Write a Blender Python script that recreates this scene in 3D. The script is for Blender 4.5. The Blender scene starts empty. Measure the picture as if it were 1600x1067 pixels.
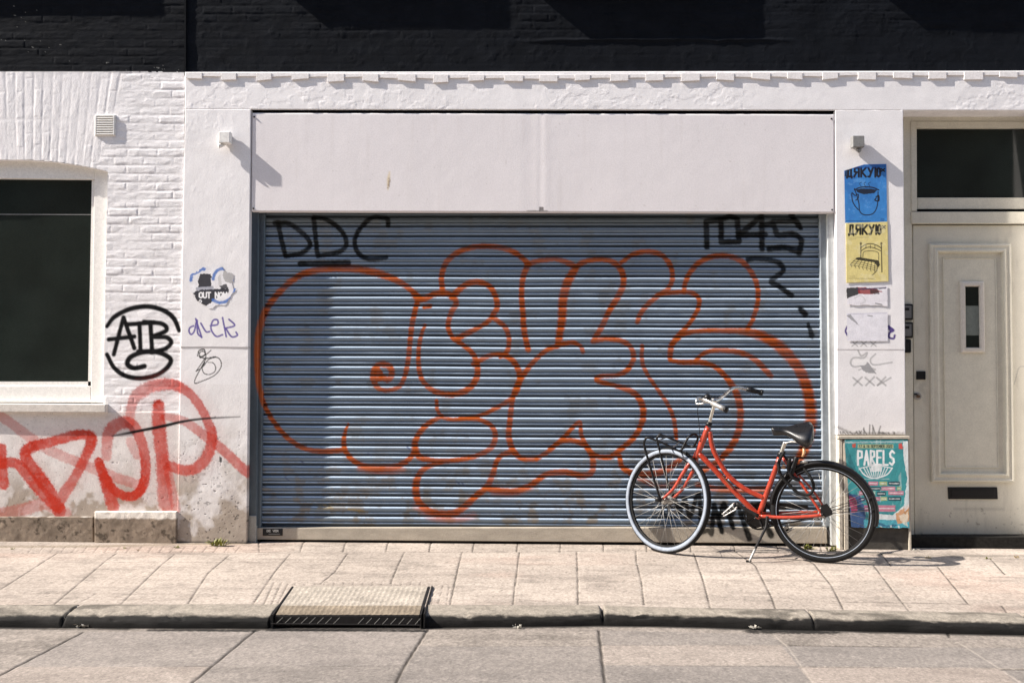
import bpy, math, random
import numpy as np
from mathutils import Vector, Matrix
random.seed(7)
S = bpy.context.scene
C = S.collection
R_ = math.radians

# ------------------------------------------------------------------ camera
FPX, CW, CH = 1500.0, 1600.0, 1067.0
CAM = np.array([0.0, -6.73, 1.185])
yaw, pitch, roll = R_(1.3), R_(2.0), R_(0.27)
_cy, _sy, _cp, _sp = math.cos(yaw), math.sin(yaw), math.cos(pitch), math.sin(pitch)
FW = np.array([-_sy*_cp, _cy*_cp, _sp])
_r = np.array([_cy, _sy, 0.0]); _u = np.cross(_r, FW)
RT = _r*math.cos(roll)+_u*math.sin(roll); UP = -_r*math.sin(roll)+_u*math.cos(roll)
cam = bpy.data.cameras.new('camera'); camo = bpy.data.objects.new('camera', cam); C.objects.link(camo)
cam.sensor_width = 36.0; cam.lens = 36.0*FPX/CW; cam.clip_start = 0.05; cam.clip_end = 500
camo.matrix_world = Matrix(((RT[0], UP[0], -FW[0], CAM[0]), (RT[1], UP[1], -FW[1], CAM[1]), (RT[2], UP[2], -FW[2], CAM[2]), (0, 0, 0, 1)))
S.camera = camo

# ------------------------------------------------------------------ light
SUN_DIR = np.array([1.0, 0.20, -0.84]); SUN_DIR /= np.linalg.norm(SUN_DIR)   # the way the light travels
w = bpy.data.worlds.new('World'); S.world = w; w.use_nodes = True
nt = w.node_tree; bg = nt.nodes['Background']
sky = nt.nodes.new('ShaderNodeTexSky'); sky.sky_type = 'NISHITA'; sky.sun_disc = False
sky.sun_elevation = math.asin(-SUN_DIR[2]); sky.sun_rotation = math.atan2(-SUN_DIR[0], -SUN_DIR[1]) % (2*math.pi)
nt.links.new(sky.outputs[0], bg.inputs[0]); bg.inputs[1].default_value = 0.10
sl = bpy.data.lights.new('sun', 'SUN'); sl.energy = 5.0; sl.angle = R_(0.5); sl.color = (1.0, 0.925, 0.84)
so = bpy.data.objects.new('sun', sl); C.objects.link(so)
so.rotation_euler = Vector(SUN_DIR).to_track_quat('-Z', 'Y').to_euler(); so.location = (-6, -3, 8)
S.view_settings.view_transform = 'Standard'; S.view_settings.look = 'None'
S.view_settings.exposure = 1.0; S.view_settings.gamma = 1.0

# ------------------------------------------------------------------ photograph measurements -> metres
def ray(px, py):
    return (px-CW/2)/FPX*RT - (py-CH/2)/FPX*UP + FW
def P(px, py, Y=0.0):                       # pixel measured on the wall plane at depth Y -> (X, Z)
    d = ray(px, py); t = (Y-CAM[1])/d[1]; p = CAM+t*d; return np.array([p[0], p[2]])
def P3(px, py, Y=0.0):
    a = P(px, py, Y); return np.array([a[0], Y, a[1]])
def G(px, py, Z=0.0):                       # pixel measured on the ground -> (X, Y)
    d = ray(px, py); t = (Z-CAM[2])/d[2]; p = CAM+t*d; return np.array([p[0], p[1]])
PXM = 1.0/223.0                             # metres per photo pixel on the facade

# ------------------------------------------------------------------ helpers
ORG = {}
def mk(name, V, F, mat, parent=None, smooth=False, col=None, bevel=0, seg=2):
    V = np.asarray(V, dtype=float).reshape(-1, 3)
    if parent is None:
        org = np.array([(V[:, 0].min()+V[:, 0].max())/2, (V[:, 1].min()+V[:, 1].max())/2, V[:, 2].min()])
    else:
        org = ORG[parent]
    me = bpy.data.meshes.new(name)
    if isinstance(F, np.ndarray):
        n = len(F); me.vertices.add(len(V)); me.vertices.foreach_set('co', (V-org).ravel())
        me.loops.add(n*4); me.loops.foreach_set('vertex_index', F.ravel().astype(np.int32))
        me.polygons.add(n); me.polygons.foreach_set('loop_start', np.arange(0, n*4, 4, dtype=np.int32))
        me.polygons.foreach_set('loop_total', np.full(n, 4, dtype=np.int32)); me.update(calc_edges=True)
    else:
        me.from_pydata((V-org).tolist(), [], F)
    me.validate()
    if smooth: me.polygons.foreach_set('use_smooth', np.ones(len(me.polygons), dtype=bool))
    if col is not None:
        a = me.color_attributes.new('Col', 'FLOAT_COLOR', 'POINT')
        cc = np.ones((len(V), 4)); cc[:, :3] = col; a.data.foreach_set('color', cc.ravel())
    me.materials.append(mat)
    o = bpy.data.objects.new(name, me); C.objects.link(o)
    if parent is None: o.location = org
    else: o.parent = parent
    ORG[o] = org
    if bevel:
        b = o.modifiers.new('bevel', 'BEVEL'); b.width = bevel; b.segments = seg; b.limit_method = 'ANGLE'
    return o
def thing(name, label, cat, loc, group=None):
    o = bpy.data.objects.new(name, None); C.objects.link(o); o.location = loc; o.empty_display_size = 0.1
    ORG[o] = np.array(loc, dtype=float); return tag(o, label, cat, group)
def tag(o, label, cat, group=None):
    o['label'] = label; o['category'] = cat
    if group: o['group'] = group
    return o
def struct(o, kind='structure'):
    o['kind'] = kind; return o
class MB:
    def __init__(s): s.V = []; s.F = []
    def add(s, V, F):
        b = len(s.V); s.V += [tuple(v) for v in V]; s.F += [tuple(i+b for i in f) for f in F]; return s
    def box(s, x0, x1, y0, y1, z0, z1):
        x0, x1 = min(x0, x1), max(x0, x1); y0, y1 = min(y0, y1), max(y0, y1); z0, z1 = min(z0, z1), max(z0, z1)
        return s.add([(x0,y0,z0),(x1,y0,z0),(x1,y1,z0),(x0,y1,z0),(x0,y0,z1),(x1,y0,z1),(x1,y1,z1),(x0,y1,z1)],
              [(0,3,2,1),(4,5,6,7),(0,1,5,4),(1,2,6,5),(2,3,7,6),(3,0,4,7)])
    def pbox(s, pts, y0, y1):               # four photo corners (TL,TR,BR,BL) on the plane y0, running back to y1
        q = [P(p[0], p[1], y0) for p in pts]
        V = [(a[0], y0, a[1]) for a in q]+[(a[0], y1, a[1]) for a in q]
        return s.add(V, [(3,2,1,0),(4,5,6,7),(0,1,5,4),(1,2,6,5),(2,3,7,6),(3,0,4,7)])
    def rect(s, x0, y0_, x1, y1_, Y0, Y1):
        return s.pbox([(x0,y0_),(x1,y0_),(x1,y1_),(x0,y1_)], Y0, Y1)
    def mk(s, name, mat, parent=None, **k): return mk(name, s.V, s.F, mat, parent, **k)
def catmull(pts, n=8, closed=False):
    p = np.array(pts, dtype=float)
    if len(p) < 3: 
        t = np.linspace(0, 1, n+1)[:, None]; return p[0]*(1-t)+p[-1]*t
    q = np.vstack([p[-1], p, p[0], p[1]]) if closed else np.vstack([2*p[0]-p[1], p, 2*p[-1]-p[-2]])
    out = []
    m = len(p) if closed else len(p)-1
    for i in range(m):
        a, b, c, d = q[i], q[i+1], q[i+2], q[i+3]
        for k in range(n):
            t = k/n
            out.append(0.5*((2*b)+(-a+c)*t+(2*a-5*b+4*c-d)*t*t+(-a+3*b-3*c+d)*t**3))
    if not closed: out.append(p[-1])
    return np.array(out)
def sweep(pts, r, sides=10, closed=False, flat=1.0):
    p = np.asarray(pts, dtype=float); n = len(p)
    r = np.full(n, r) if np.isscalar(r) else np.interp(np.linspace(0, 1, n), np.linspace(0, 1, len(r)), r)
    if closed: t = np.roll(p, -1, 0)-np.roll(p, 1, 0)
    else: t = np.gradient(p, axis=0)
    t /= np.linalg.norm(t, axis=1)[:, None]+1e-12
    a = np.array([0, 0, 1.0]) if abs(t[0][2]) < 0.9 else np.array([1.0, 0, 0])
    nrm = np.cross(t[0], a); nrm /= np.linalg.norm(nrm)
    V = []
    for i in range(n):
        nrm = nrm-t[i]*np.dot(nrm, t[i]); nrm /= np.linalg.norm(nrm); bi = np.cross(t[i], nrm)
        for k in range(sides):
            an = 2*math.pi*k/sides; V.append(p[i]+r[i]*(math.cos(an)*nrm+math.sin(an)*bi*flat))
    F = []
    for i in range(n if closed else n-1):
        for k in range(sides):
            j = (i+1) % n; F.append((i*sides+k, i*sides+(k+1) % sides, j*sides+(k+1) % sides, j*sides+k))
    if not closed:
        F.append(tuple(range(sides-1, -1, -1))); F.append(tuple((n-1)*sides+k for k in range(sides)))
    return V, F
def ring(c, n, R, prof, seg=72, a0=0, a1=2*math.pi):   # prof: list of (radial offset, axial offset), closed loop
    n = np.array(n, dtype=float); n /= np.linalg.norm(n)
    e = np.cross(n, [0, 0, 1.0]); e /= np.linalg.norm(e); f = np.cross(e, n)
    full = abs(a1-a0-2*math.pi) < 1e-6; m = seg if full else seg+1
    V = []
    for i in range(m):
        a = a0+(a1-a0)*i/seg; d = math.cos(a)*e+math.sin(a)*f
        for (dr, da) in prof: V.append(c+d*(R+dr)+n*da)
    k = len(prof); F = []
    for i in range(seg):
        j = (i+1) % m
        for q in range(k): F.append((i*k+q, i*k+(q+1) % k, j*k+(q+1) % k, j*k+q))
    return V, F

# ------------------------------------------------------------------ numpy noise
def _h(i, j, s):
    n = (i.astype(np.int64)*374761393+j.astype(np.int64)*668265263+s*982451653) & 0x7fffffff
    n = ((n ^ (n >> 13))*1274126177) & 0x7fffffff
    return ((n ^ (n >> 16)) & 0xffff)/65535.0
def vn(x, y, s=0):
    i = np.floor(x); j = np.floor(y); fx = x-i; fy = y-j
    fx = fx*fx*(3-2*fx); fy = fy*fy*(3-2*fy)
    a = _h(i, j, s); b = _h(i+1, j, s); c = _h(i, j+1, s); d = _h(i+1, j+1, s)
    return (a*(1-fx)+b*fx)*(1-fy)+(c*(1-fx)+d*fx)*fy
def fbm(x, y, s=0, o=4):
    v = 0; a = 0.5; t = 0
    for k in range(o):
        v = v+a*vn(x*2**k+k*17.3, y*2**k+k*9.1, s+k); t += a; a *= 0.55
    return v/t
def sst(a, b, x):
    t = np.clip((x-a)/(b-a), 0, 1); return t*t*(3-2*t)

# ------------------------------------------------------------------ paint: strokes and fills laid into a mesh's colours
class Paint:
    def __init__(s, X, Z, col, mapf):
        s.X = X; s.Z = Z; s.c = col; s.map = mapf
    def stroke(s, pts, r, color, op=1.0, soft=0.35, smooth=True, n=6, rough=0.0, unit=PXM, px=True, seed=3, vary=0.0):
        q = catmull(pts, n) if (smooth and len(pts) > 2) else np.array(pts, dtype=float)
        if px: q = np.array([s.map(a[0], a[1]) for a in q])
        rr = np.full(len(q), float(r)) if np.isscalar(r) else np.interp(np.linspace(0, 1, len(q)), np.linspace(0, 1, len(r)), r)
        oo = np.full(len(q), float(op)) if np.isscalar(op) else np.interp(np.linspace(0, 1, len(q)), np.linspace(0, 1, len(op)), op)
        rr = rr*unit; m = rr.max()*1.8+0.002
        I = np.where((s.X > q[:, 0].min()-m) & (s.X < q[:, 0].max()+m) & (s.Z > q[:, 1].min()-m) & (s.Z < q[:, 1].max()+m))[0]
        if len(I) == 0: return
        x = s.X[I]; z = s.Z[I]; A = np.zeros(len(I))
        for k in range(len(q)-1):
            a = q[k]; b = q[k+1]
            J = np.where((x > min(a[0], b[0])-m) & (x < max(a[0], b[0])+m) & (z > min(a[1], b[1])-m) & (z < max(a[1], b[1])+m))[0]
            if len(J) == 0: continue
            d = b-a; L = max(d@d, 1e-12); t = np.clip(((x[J]-a[0])*d[0]+(z[J]-a[1])*d[1])/L, 0, 1)
            dist = np.hypot(x[J]-a[0]-t*d[0], z[J]-a[1]-t*d[1])
            rad = rr[k]*(1-t)+rr[k+1]*t; o_ = oo[k]*(1-t)+oo[k+1]*t
            if rough: rad = rad*(1+rough*(vn(x[J]*120, z[J]*120, seed)-0.5)*2)
            al = o_*(1-sst(1-soft, 1+soft, dist/np.maximum(rad, 1e-6)))
            A[J] = np.maximum(A[J], al)
        A = A*(1-vary*sst(.35, .75, fbm(x*9, z*9, seed+21, 3)))
        if rough:
            A = A*(1-rough*0.5*sst(0.55, 0.8, vn(x*70, z*70, seed+5)))
        s.c[I] = s.c[I]*(1-A[:, None])+np.array(color)*A[:, None]
    def blob(s, pts, color, op=1.0, px=True, jag=0.0, seed=1, fr=60):
        q = np.array([s.map(a[0], a[1]) for a in pts]) if px else np.array(pts, dtype=float)
        I = np.where((s.X > q[:, 0].min()-.02) & (s.X < q[:, 0].max()+.02) & (s.Z > q[:, 1].min()-.02) & (s.Z < q[:, 1].max()+.02))[0]
        x = s.X[I].copy(); z = s.Z[I].copy()
        if jag:
            x = x+jag*(fbm(s.X[I]*fr, s.Z[I]*fr, seed)-.5)*2; z = z+jag*(fbm(s.X[I]*fr+50, s.Z[I]*fr, seed+9)-.5)*2
        ins = np.zeros(len(I), dtype=bool); n = len(q)
        for k in range(n):
            a = q[k]; b = q[(k+1) % n]
            c = ((a[1] > z) != (b[1] > z)) & (x < (b[0]-a[0])*(z-a[1])/(b[1]-a[1]+1e-12)+a[0])
            ins ^= c
        A = ins*op; s.c[I] = s.c[I]*(1-A[:, None])+np.array(color)*A[:, None]
    def mix(s, A, color):
        A = np.clip(A, 0, 1)[:, None]; s.c[:] = s.c*(1-A)+np.array(color)*A
FONT = {
 'A': [[(0,0),(.5,1),(1,0)],[(.2,.35),(.8,.35)]], 'B': [[(0,0),(0,1),(.8,.95),(.85,.6),(0,.52),(.95,.45),(.9,.03),(0,0)]],
 'C': [[(1,.85),(.5,1),(0,.75),(0,.25),(.5,0),(1,.15)]], 'D': [[(0,0),(0,1),(.6,.95),(1,.6),(1,.4),(.6,.05),(0,0)]],
 'E': [[(1,0),(0,0),(0,1),(1,1)],[(0,.52),(.8,.52)]], 'L': [[(0,1),(0,0),(1,0)]], 'M': [[(0,0),(0,1),(.5,.4),(1,1),(1,0)]],
 'N': [[(0,0),(0,1),(1,0),(1,1)]], 'O': [[(.5,1),(0,.8),(0,.2),(.5,0),(1,.2),(1,.8),(.5,1)]], 'P': [[(0,0),(0,1),(.9,.95),(.95,.55),(0,.45)]],
 'R': [[(0,0),(0,1),(.8,.95),(.85,.6),(.1,.5),(1,0)]], 'S': [[(1,.85),(.5,1),(.05,.8),(.15,.57),(.85,.43),(.95,.2),(.5,0),(0,.13)]],
 'T': [[(0,1),(1,1)],[(.5,1),(.5,0)]], 'U': [[(0,1),(0,.15),(.5,0),(1,.15),(1,1)]], 'V': [[(0,1),(.5,0),(1,1)]],
 'W': [[(0,1),(.25,0),(.5,.7),(.75,0),(1,1)]], 'F': [[(0,0),(0,1),(1,1)],[(0,.52),(.8,.52)]],
 '0': [[(.5,1),(0,.8),(0,.2),(.5,0),(1,.2),(1,.8),(.5,1)]], '1': [[(.2,.8),(.55,1),(.55,0)]], '2': [[(0,.8),(.5,1),(1,.75),(0,0),(1,0)]],
 '7': [[(0,1),(1,1),(.4,0)]], '8': [[(.5,1),(.1,.8),(.5,.52),(1,.25),(.5,0),(0,.25),(.5,.52),(.9,.8),(.5,1)]], '&': [[(1,0),(.2,.8),(.5,1),(.8,.8),(0,.25),(.4,0),(1,.4)]],
 'Д': [[(0,-.12),(0,.02),(1,.02),(1,-.12)],[(.22,.02),(.3,1),(.85,1),(.85,.02)]], 'Я': [[(1,0),(1,1),(.15,.97),(.1,.55),(1,.48)],[(.5,.48),(0,0)]],
 'К': [[(0,0),(0,1)],[(1,1),(.15,.52),(1,0)]], 'У': [[(0,1),(.55,.42)],[(1,1),(.5,.3),(.3,0),(0,.02)]],
 'Ю': [[(0,0),(0,1)],[(0,.5),(.4,.5)],[(.7,1),(.42,.85),(.42,.15),(.7,0),(1,.15),(1,.85),(.7,1)]], '*': [[(.2,.7),(.8,1)],[(.2,1),(.8,.7)],[(.5,.62),(.5,1.05)]],
 ' ': []}
def text(pt, s, x0, y0, x1, y1, r, color, gap=.28, **k):     # px box: baseline left (x0,y1) to top right (x1,y0)
    n = len(s); cw = (x1-x0)/(n*(1+gap)-gap)
    for i, ch in enumerate(s):
        for st in FONT.get(ch, []):
            pt.stroke([(x0+(i*(1+gap)+u)*cw, y1+(y0-y1)*v) for u, v in st], r, color, smooth=False, soft=.25, **k)

# ------------------------------------------------------------------ materials
def mat(name, base=(.5,.5,.5), rough=.6, metal=0.0, spec=.5, vcol=False, n_amt=.12, n_scale=40, bump=.0, b_scale=200, stretch=None, coat=0, ramp2=None, grain=0.06, grime=None):
    m = bpy.data.materials.new(name); m.use_nodes = True; t = m.node_tree; b = t.nodes['Principled BSDF']; L = t.links
    b.inputs['Roughness'].default_value = rough; b.inputs['Metallic'].default_value = metal
    b.inputs['Specular IOR Level'].default_value = spec; b.inputs['Coat Weight'].default_value = coat
    tc = t.nodes.new('ShaderNodeTexCoord'); src = tc.outputs['Object']
    if stretch:
        mp = t.nodes.new('ShaderNodeMapping'); mp.inputs['Scale'].default_value = stretch; L.new(src, mp.inputs[0]); src = mp.outputs[0]
    if vcol:
        a = t.nodes.new('ShaderNodeAttribute'); a.attribute_name = 'Col'; c = a.outputs['Color']
    else:
        a = t.nodes.new('ShaderNodeRGB'); a.outputs[0].default_value = (*base, 1); c = a.outputs[0]
    def vary(c, scale, amt, detail):
        n = t.nodes.new('ShaderNodeTexNoise'); n.inputs['Scale'].default_value = scale; n.inputs['Detail'].default_value = detail; L.new(src, n.inputs['Vector'])
        mr = t.nodes.new('ShaderNodeMapRange'); mr.inputs['From Min'].default_value = .3; mr.inputs['From Max'].default_value = .7
        mr.inputs['To Min'].default_value = 1-amt; mr.inputs['To Max'].default_value = 1+amt; L.new(n.outputs[0], mr.inputs['Value'])
        x = t.nodes.new('ShaderNodeVectorMath'); x.operation = 'SCALE'; L.new(c, x.inputs[0]); L.new(mr.outputs[0], x.inputs['Scale']); return x.outputs[0]
    if n_amt: c = vary(c, n_scale, n_amt, 4)
    if grain: c = vary(vary(c, 350, grain, 2), 115, grain, 1)
    L.new(c, b.inputs['Base Color'])
    if bump:
        n = t.nodes.new('ShaderNodeTexNoise'); n.inputs['Scale'].default_value = b_scale; n.inputs['Detail'].default_value = 5; L.new(src, n.inputs['Vector'])
        bp = t.nodes.new('ShaderNodeBump'); bp.inputs['Strength'].default_value = 1; bp.inputs['Distance'].default_value = bump
        L.new(n.outputs[0], bp.inputs['Height']); L.new(bp.outputs[0], b.inputs['Normal'])
    rn = t.nodes.new('ShaderNodeTexNoise'); rn.inputs['Scale'].default_value = 25; rn.inputs['Detail'].default_value = 3; L.new(src, rn.inputs['Vector'])
    mr = t.nodes.new('ShaderNodeMapRange'); mr.inputs['To Min'].default_value = max(.02, rough-.12); mr.inputs['To Max'].default_value = min(1, rough+.12); L.new(rn.outputs[0], mr.inputs['Value']); L.new(mr.outputs[0], b.inputs['Roughness'])
    return m
M = dict(
 wall=mat('painted_wall', vcol=True, rough=.85, spec=.08, n_amt=.03, n_scale=14, bump=.0022, b_scale=170, grain=.05),
 plaster=mat('painted_plaster', vcol=True, rough=.7, spec=.3, n_amt=.03, n_scale=9, bump=.0011, b_scale=170, grain=.04),
 ground=mat('paving', vcol=True, rough=.85, spec=.25, n_amt=.10, n_scale=60, bump=.0018, b_scale=220, grain=.16),
 shutter=mat('shutter_metal', vcol=True, rough=.34, metal=.25, spec=.3, n_amt=.06, n_scale=10, bump=.00008, b_scale=90, grain=.05),
 paper=mat('paper', vcol=True, rough=.6, spec=.35, n_amt=.05, n_scale=30, bump=.0006, b_scale=60, grain=.06),
 guide=mat('guide_metal', vcol=True, rough=.4, metal=.35, n_amt=.08, bump=.0002),
 panel=mat('fascia_metal', vcol=True, rough=.55, spec=.4, n_amt=.015, n_scale=5, bump=.0007, b_scale=150, grain=.04),
 white=mat('white_gloss_paint', (.80,.78,.74), .4, n_amt=.05, bump=.0003),
 cream=mat('cream_door_paint', vcol=True, rough=.45, n_amt=.04, n_scale=12, bump=.0003, b_scale=80, grain=.06),
 sill=mat('stone_sill', (.62,.58,.53), .8, n_amt=.12, n_scale=25, bump=.002, b_scale=80),
 glass=mat('dark_window_glass', (.016,.021,.018), .10, spec=.32, n_amt=.2, n_scale=3, grain=.1),
 black=mat('black_plastic', (.007,.007,.008), .4, spec=.3, n_amt=.15), rubber=mat('black_rubber', (.009,.009,.009), .7, spec=.2, n_amt=.2, bump=.0006, b_scale=260),
 dark=mat('dark_void', (.008,.008,.008), .95, spec=.05), slate=mat('threshold_stone', (.02,.019,.017), .9, spec=.1, n_amt=.3, bump=.002),
 red=mat('orange_red_bike_paint', (.34,.030,.009), .36, spec=.5, n_amt=.22, n_scale=25, coat=.5, grain=.04),
 chrome=mat('bike_chrome', (.62,.60,.56), .25, metal=.95, n_amt=.15, grain=.05), alu=mat('dull_aluminium', (.36,.35,.33), .5, metal=.6, n_amt=.12),
 spoke=mat('spoke_steel', (.34,.33,.31), .55, metal=.5), saddle=mat('black_saddle_vinyl', (.008,.008,.009), .30, spec=.5, bump=.0004),
 sidewall=mat('pale_tyre_sidewall', (.24,.275,.33), .65, n_amt=.15, n_scale=30), lamp=mat('white_lamp_plastic', (.78,.77,.74), .4),
 greylamp=mat('grey_lamp_plastic', (.22,.22,.215), .5, n_amt=.15), rust=mat('brown_rust', (.12,.07,.04), .8), weed=mat('weed_green', (.20,.21,.035), .6, n_amt=.35, n_scale=30),
 dry=mat('dry_leaf', (.36,.25,.08), .7, n_amt=.3), iron=mat('cast_iron', (.012,.011,.011), .6, spec=.3, n_amt=.3, bump=.001), beige=mat('beige_frame', (.50,.45,.37), .55, n_amt=.12, bump=.0006, b_scale=120),
 brick=mat('opposite_brick', (.16,.085,.06), .85, n_amt=.25, n_scale=8, bump=.002), reflector=mat('amber_reflector', (.5,.3,.16), .3), flash=mat('painted_lead', (.80,.77,.76), .6, n_amt=.06, bump=.001, b_scale=60),
 sill_dark=mat('dusty_iron', (.16,.15,.13), .8),
 curtain=mat('pale_curtain', (.16,.18,.16), .8), litter=mat('grey_litter', (.30,.28,.24), .8), bstone=mat('black_painted_stone', (.006,.007,.009), .8, spec=.06, bump=.002), soil=mat('earth', (.12,.10,.08), .95, bump=.01, b_scale=20),
)

# ------------------------------------------------------------------ generic relief patch on the facade
def patch(name, TL, TR, BR, BL, Y, mat_, parent, disp=None, colf=None, res=.005, skirt=None, hole=None, paint=None, resz=None, worldc=False):
    q = [np.array(a, dtype=float) if worldc else P(a[0], a[1], Y) for a in (TL, TR, BR, BL)]
    wd = max(np.linalg.norm(q[1]-q[0]), np.linalg.norm(q[2]-q[3])); hd = max(np.linalg.norm(q[3]-q[0]), np.linalg.norm(q[2]-q[1]))
    nu = max(2, int(wd/res)+1); nv = max(2, int(hd/(resz or res))+1)
    u, v = np.meshgrid(np.linspace(0, 1, nu), np.linspace(0, 1, nv)); u = u.ravel(); v = v.ravel()
    XZ = (q[0][None]*((1-u)*(1-v))[:, None]+q[1][None]*(u*(1-v))[:, None]+q[2][None]*(u*v)[:, None]+q[3][None]*((1-u)*v)[:, None])
    X = XZ[:, 0]; Z = XZ[:, 1]
    d = disp(X, Z) if disp else np.zeros_like(X)
    col = colf(X, Z, d) if colf else np.full((len(X), 3), .7)
    if paint: paint(Paint(X, Z, col, lambda a, b: P(a, b, Y)))
    V = np.stack([X, Y-d, Z], 1)
    i = np.arange(nu*nv).reshape(nv, nu)
    a, b, c, e = i[:-1, :-1].ravel(), i[:-1, 1:].ravel(), i[1:, 1:].ravel(), i[1:, :-1].ravel()
    F = np.stack([a, e, c, b], 1)
    if hole is not None:
        cx = X[F].mean(1); cz = Z[F].mean(1); F = F[~hole(cx, cz)]
    if skirt is not None:
        loop = np.concatenate([i[0, :], i[1:, -1], i[-1, -2::-1], i[-2:0:-1, 0]])
        n0 = len(V); Vs = V[loop].copy(); Vs[:, 1] = skirt; V = np.vstack([V, Vs]); col = np.vstack([col, col[loop]])
        k = np.arange(len(loop)); k2 = (k+1) % len(loop)
        F = np.vstack([F, np.stack([loop[k], loop[k2], n0+k2, n0+k], 1)])
    return mk(name, V, F, mat_, parent, smooth=(skirt is None), col=col)

# brick relief (Dutch courses of about 60 mm, thickly over-painted)
def brick_relief(X, Z, seed=1, ch=.0605, bl=.215, vmin=.15):
    zz = Z+.004*(fbm(X*3, Z*3, seed+3)-.5)*2; row = np.floor(zz/ch); fz = zz/ch-row
    off = (row % 2)*.5+(_h(row, row*0+3, seed)-.5)*.25
    xx = X/bl+off; cx = np.floor(xx); fx = xx-cx
    e = np.minimum(np.minimum(fx, 1-fx)*bl, np.minimum(fz, 1-fz)*ch)
    ev = np.minimum(fx, 1-fx)*bl+.004; eh = np.minimum(fz, 1-fz)*ch; e = np.minimum(ev, eh); body = sst(-.002, .016, e+.008*(fbm(X*40, Z*55, seed+4)-.5))
    k = _h(cx, row, seed+7)
    vis = vmin+(1-vmin)*sst(.3, .7, fbm(X*3.5, Z*9, seed+12))
    return (body*(.0022+.0022*k)*vis+.0032*(fbm(X*16, Z*45, seed+5)-.5)+.004*(fbm(X*5, Z*9, seed+8)-.5)+.0012*(fbm(X*60, Z*90, seed+15)-.5))
def soldier_relief(X, Z, seed=4, ang=0.10):
    x0 = P(60, 190)[0]; xs = X+(Z-P(60, 190)[1])*(-(X-x0))*.22
    return brick_relief(Z*1.0, xs, seed, ch=.064, bl=.20, vmin=.35)*.62

WHITE = np.array([.82, .802, .806]); BLACKP = np.array([.0060, .0072, .0100])
ORANGE = (.42, .088, .013); BLACK = (.008, .008, .009); RED = (.48, .034, .016)

# ================================================================== SETTING: ground
def gpatch(name, xs, ys, Z, colf, mat_, dispf=None, paint=None):
    u, v = np.meshgrid(xs, ys); X = u.ravel(); Yv = v.ravel(); nu, nv = len(xs), len(ys)
    d = dispf(X, Yv) if dispf else np.zeros_like(X); col = colf(X, Yv)
    p = Paint(X, Yv, col, lambda a, b: G(a, b, Z))
    if paint: paint(p)
    # joint depth follows the joint mask written by paint
    if hasattr(p, 'J'): d = d-p.J
    i = np.arange(nu*nv).reshape(nv, nu); a, b, c, e = i[:-1, :-1].ravel(), i[:-1, 1:].ravel(), i[1:, 1:].ravel(), i[1:, :-1].ravel()
    return mk(name, np.stack([X, Yv, Z+d], 1), np.stack([a, b, c, e], 1), mat_, None, smooth=True, col=p.c)
struct(MB().box(-60, 60, -60, 40, -.60, -.30).mk('ground', M['soil']))
KB = [(-900,944),(0,945),(400,944),(660,945),(942,946),(1040,949),(1240,952),(1425,955),(1600,958),(2400,972)]
KF = [(-900,977),(0,981),(240,983),(430,983),(660,982),(942,978),(1040,979),(1200,984),(1300,986),(1600,993),(2400,1012)]
kb = np.array([G(a, b, 0) for a, b in KB]); kf = np.array([G(a, b, -.065) for a, b in KF])
def kerb_back(x): return np.interp(x, kb[:, 0], kb[:, 1])
def kerb_front(x): return np.interp(x, kf[:, 0], kf[:, 1])
jt = np.array([.050, .043, .036])
def side_col(X, Y):
    c = np.full((len(X), 3), 1.0)*np.array([.385, .332, .285])
    t = fbm(X*1.1, Y*3.0, 5); c *= (0.78+.42*t)[:, None]; c *= (.84+.32*vn(X*100, Y*45, 25))[:, None]
    tile = _h(np.floor(X/.30), np.floor(Y/.30), 8); c *= (0.93+.14*tile)[:, None]
    pk = sst(.5, .75, fbm(X*.8+4, Y*2, 15)); c = c*(1-pk[:, None]*np.array([0, .08, .10]))
    st = sst(.55, .75, fbm(X*5, Y*12, 21)); c *= (1-.20*st)[:, None]; sd = sst(.5, .8, fbm(X*1.3, Y*14, 23)); c *= (1-.15*sd)[:, None]
    sp = sst(.80, .9, vn(X*70, Y*70, 31)); c *= (1-.35*sp)[:, None]
    return c
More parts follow.
